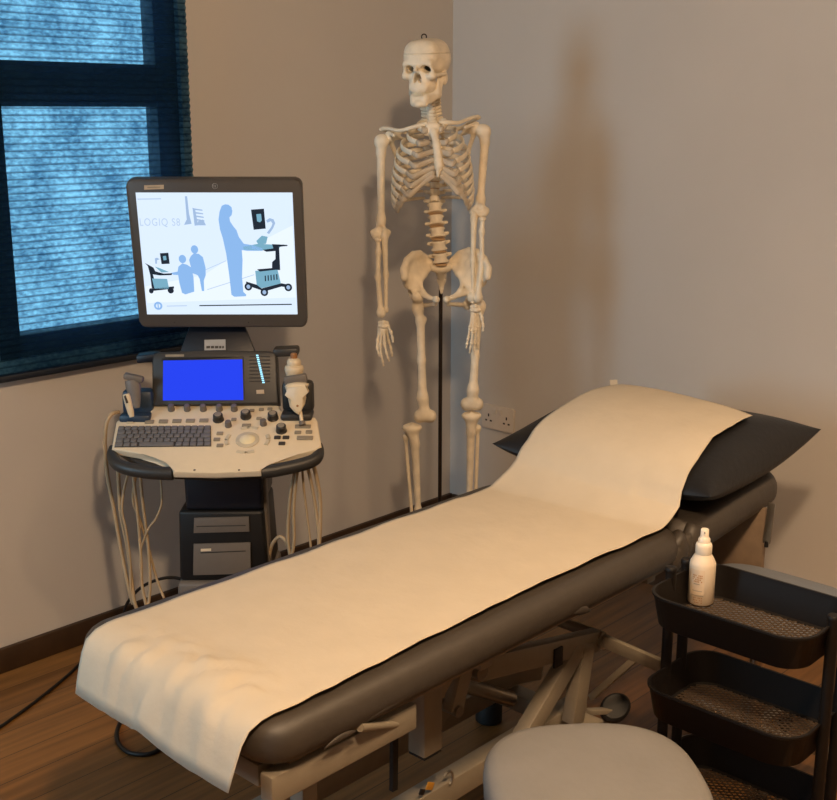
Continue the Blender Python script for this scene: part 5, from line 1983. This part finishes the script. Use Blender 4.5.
def wrap(mb, a0, a1, z0, z1, off=0.0004, n=10):
    vs = []
    for k in range(n + 1):
        a = th0 + math.radians(a0 + (a1 - a0) * k / n)
        for z in (z0, z1):
            vs.append(((rb_ + off) * math.cos(a), (rb_ + off) * math.sin(a), z))
    mb.add(vs, [(2 * k, 2 * k + 2, 2 * k + 3, 2 * k + 1) for k in range(n)])


mb = MB()
wrap(mb, -55, 12, bz(590), bz(566), 0.0003)
lb = mb.build('label', M['label_pale'], bo, ang=180)
mb = MB()
for r_ in range(4):
    zc = bz(571.5 + r_ * 2.0)
    for q in range(7):
        if (r_ + q) % 5 != 3:
            a = -42 + q * 6.6
            wrap(mb, a, a + 4.6, zc - 0.0014, zc + 0.0014, 0.0007, 2)
mb.build('label_print', M['orange'], lb, ang=180)
mb = MB()
wrap(mb, -36, -8, bz(580.5), bz(579.4), 0.0007)
wrap(mb, -40, 4, bz(587), bz(586.2), 0.0007)
wrap(mb, -46, 10, bz(591.5), bz(590.8), 0.0007)
mb.build('label_print', M['label_grey'], lb, ang=180)
mb = MB()
for r_ in range(3):
    zc = bz(593.5 + r_ * 2.2)
    for q in range(6):
        if (r_ * 3 + q) % 4 != 2:
            wrap(mb, -34 + q * 7, -30 + q * 7, zc - 0.0009, zc + 0.0009, 0.0007, 2)
mb.build('label_print', M['orange'], lb, ang=180)


# ================================================================== stools
def stool(name, loc_, label, zt, r, sq, m, rz, tk=1.0):
    t = thing(name, loc_, label, 'stool', rz, None)
    pr = [(r * 0.86, zt - 0.075 * tk), (r * 0.955, zt - 0.068 * tk), (r * 0.985, zt - 0.055 * tk), (r * 0.995, zt - 0.035 * tk), (r * 0.985, zt - 0.018 * tk), (r * 0.945, zt - 0.007), (r * 0.86, zt - 0.001), (r * 0.6, zt + 0.002), (r * 0.3, zt + 0.003), (0.004, zt + 0.003)]
    st = MB().lathe(pr, (0, 0, 0), None, 64, sq=sq).build('seat', M[m], t, ang=70)
    MB().tube([(r * 0.972 * math.cos(a) / (abs(math.cos(a)) ** sq + abs(math.sin(a)) ** sq) ** (1 / sq), r * 0.972 * math.sin(a) / (abs(math.cos(a)) ** sq + abs(math.sin(a)) ** sq) ** (1 / sq), zt - 0.064 * tk) for a in np.linspace(0, 2 * PI, 73)], 0.0025, 8, up=(0, 0, 1)).build('seat_piping', M[m], st, ang=180)
    MB().lathe([(0.06, zt - 0.085 * tk), (0.06, zt - 0.076 * tk)], (0, 0, 0), None, 24).build('seat_plate', M['black'], t)
    MB().lathe([(0.025, 0.07), (0.025, zt - 0.2), (0.014, zt - 0.199), (0.014, zt - 0.085 * tk)], (0, 0, 0), None, 20).build('gas_lift', M['steel'], t)
    for k in range(5):
        a = 2 * PI * k / 5
        e = (r * 0.95 * math.cos(a), r * 0.95 * math.sin(a), 0.062)
        lg = MB().bar((0.015 * math.cos(a), 0.015 * math.sin(a), 0.085), e, 0.03, 0.022, bevel=0.005).build('base_leg', M['steel'], t)
        MB().lathe([(0.018, -0.01), (0.024, -0.007), (0.024, 0.007), (0.018, 0.01)], (e[0], e[1], 0.0242), basis((math.sin(a), -math.cos(a), 0)), 20).build('castor', M['black'], lg)
    return t


stool('padded_stool', (-1.790, -1.912, 0), 'grey padded stool in the foreground in front of the trolley', 0.460, 0.181, 2.75, 'stool', ROTZ + 0.08)
stool('padded_stool', (-0.862, -1.722, 0), 'blue-grey padded stool half hidden behind the trolley, against the right wall', 0.418, 0.198, 4.0, 'stool_cool', 0.0, 0.6)

# ================================================================== black cables on the floor
def floor_cable(name, label, pxs, r, z=None):
    pts = [at_z(x, y, r + 0.0005) for x, y in pxs]
    base = pts[0]
    o = MB().tube(spline([p - base for p in pts], 60), r, 10).build(name, M['cable_black'], None, ang=180)
    o.location = [float(q) for q in base]
    tag(o, label, 'cable')


floor_cable('floor_cable', 'straight black cable running across the wooden floor at the lower left', [(-40, 752), (0, 727), (40, 698), (68, 675), (90, 655), (108, 648)], 0.0045)
floor_cable('floor_cable', 'curved black cable looping on the floor under the foot end of the paper', [(150, 690), (128, 712), (118, 728), (118, 742), (128, 752), (145, 754.5), (158, 750), (164, 740)], 0.0055)

# ================================================================== light, sky, camera
w = bpy.data.worlds.new('sky')
SC.world = w
w.use_nodes = True
bg = w.node_tree.nodes['Background']
bg.inputs['Color'].default_value = (0.62, 0.86, 1.0, 1)
bg.inputs['Strength'].default_value = 2.2


def light(name, kind, loc, energy, col, size=0.1, rot=None, sy=None):
    L = bpy.data.lights.new(name, kind)
    L.energy = energy
    L.color = col
    if kind == 'AREA':
        L.size = size
        if sy:
            L.shape = 'RECTANGLE'
            L.size_y = sy
    else:
        L.shadow_soft_size = size
    o = bpy.data.objects.new(name, L)
    o.location = loc
    if rot:
        o.rotation_euler = rot
    COL.objects.link(o)
    return o


light('ceiling_lamp', 'POINT', (-2.76, -2.70, 2.38), 140, (1.0, 0.69, 0.42), 0.08)
l2 = light('ceiling_spot', 'SPOT', (-1.35, -2.55, 2.40), 118, (1.0, 0.67, 0.38), 0.09)
l2.data.spot_size = math.radians(122)
l2.data.spot_blend = 0.9
light('daylight', 'AREA', (RX0 - 0.14, (W2[0] + W2[1]) / 2, 1.52), 42, (0.50, 0.78, 1.0), W2[1] - W2[0] - 0.06, (math.radians(90), 0, math.radians(-90)), 1.2)

cd = bpy.data.cameras.new('camera')
cd.sensor_fit = 'HORIZONTAL'
cd.sensor_width = 36
cd.lens = FPX / 837 * 36
cd.clip_start = 0.05
co = bpy.data.objects.new('camera', cd)
COL.objects.link(co)
co.location = CAM
co.rotation_euler = (PI / 2 - PITCH, 0, ROTZ)
SC.camera = co
SC.view_settings.view_transform = 'Standard'
SC.view_settings.look = 'None'
SC.view_settings.exposure = 0.0
SC.view_settings.gamma = 1.0
SC.view_settings.use_curve_mapping = False
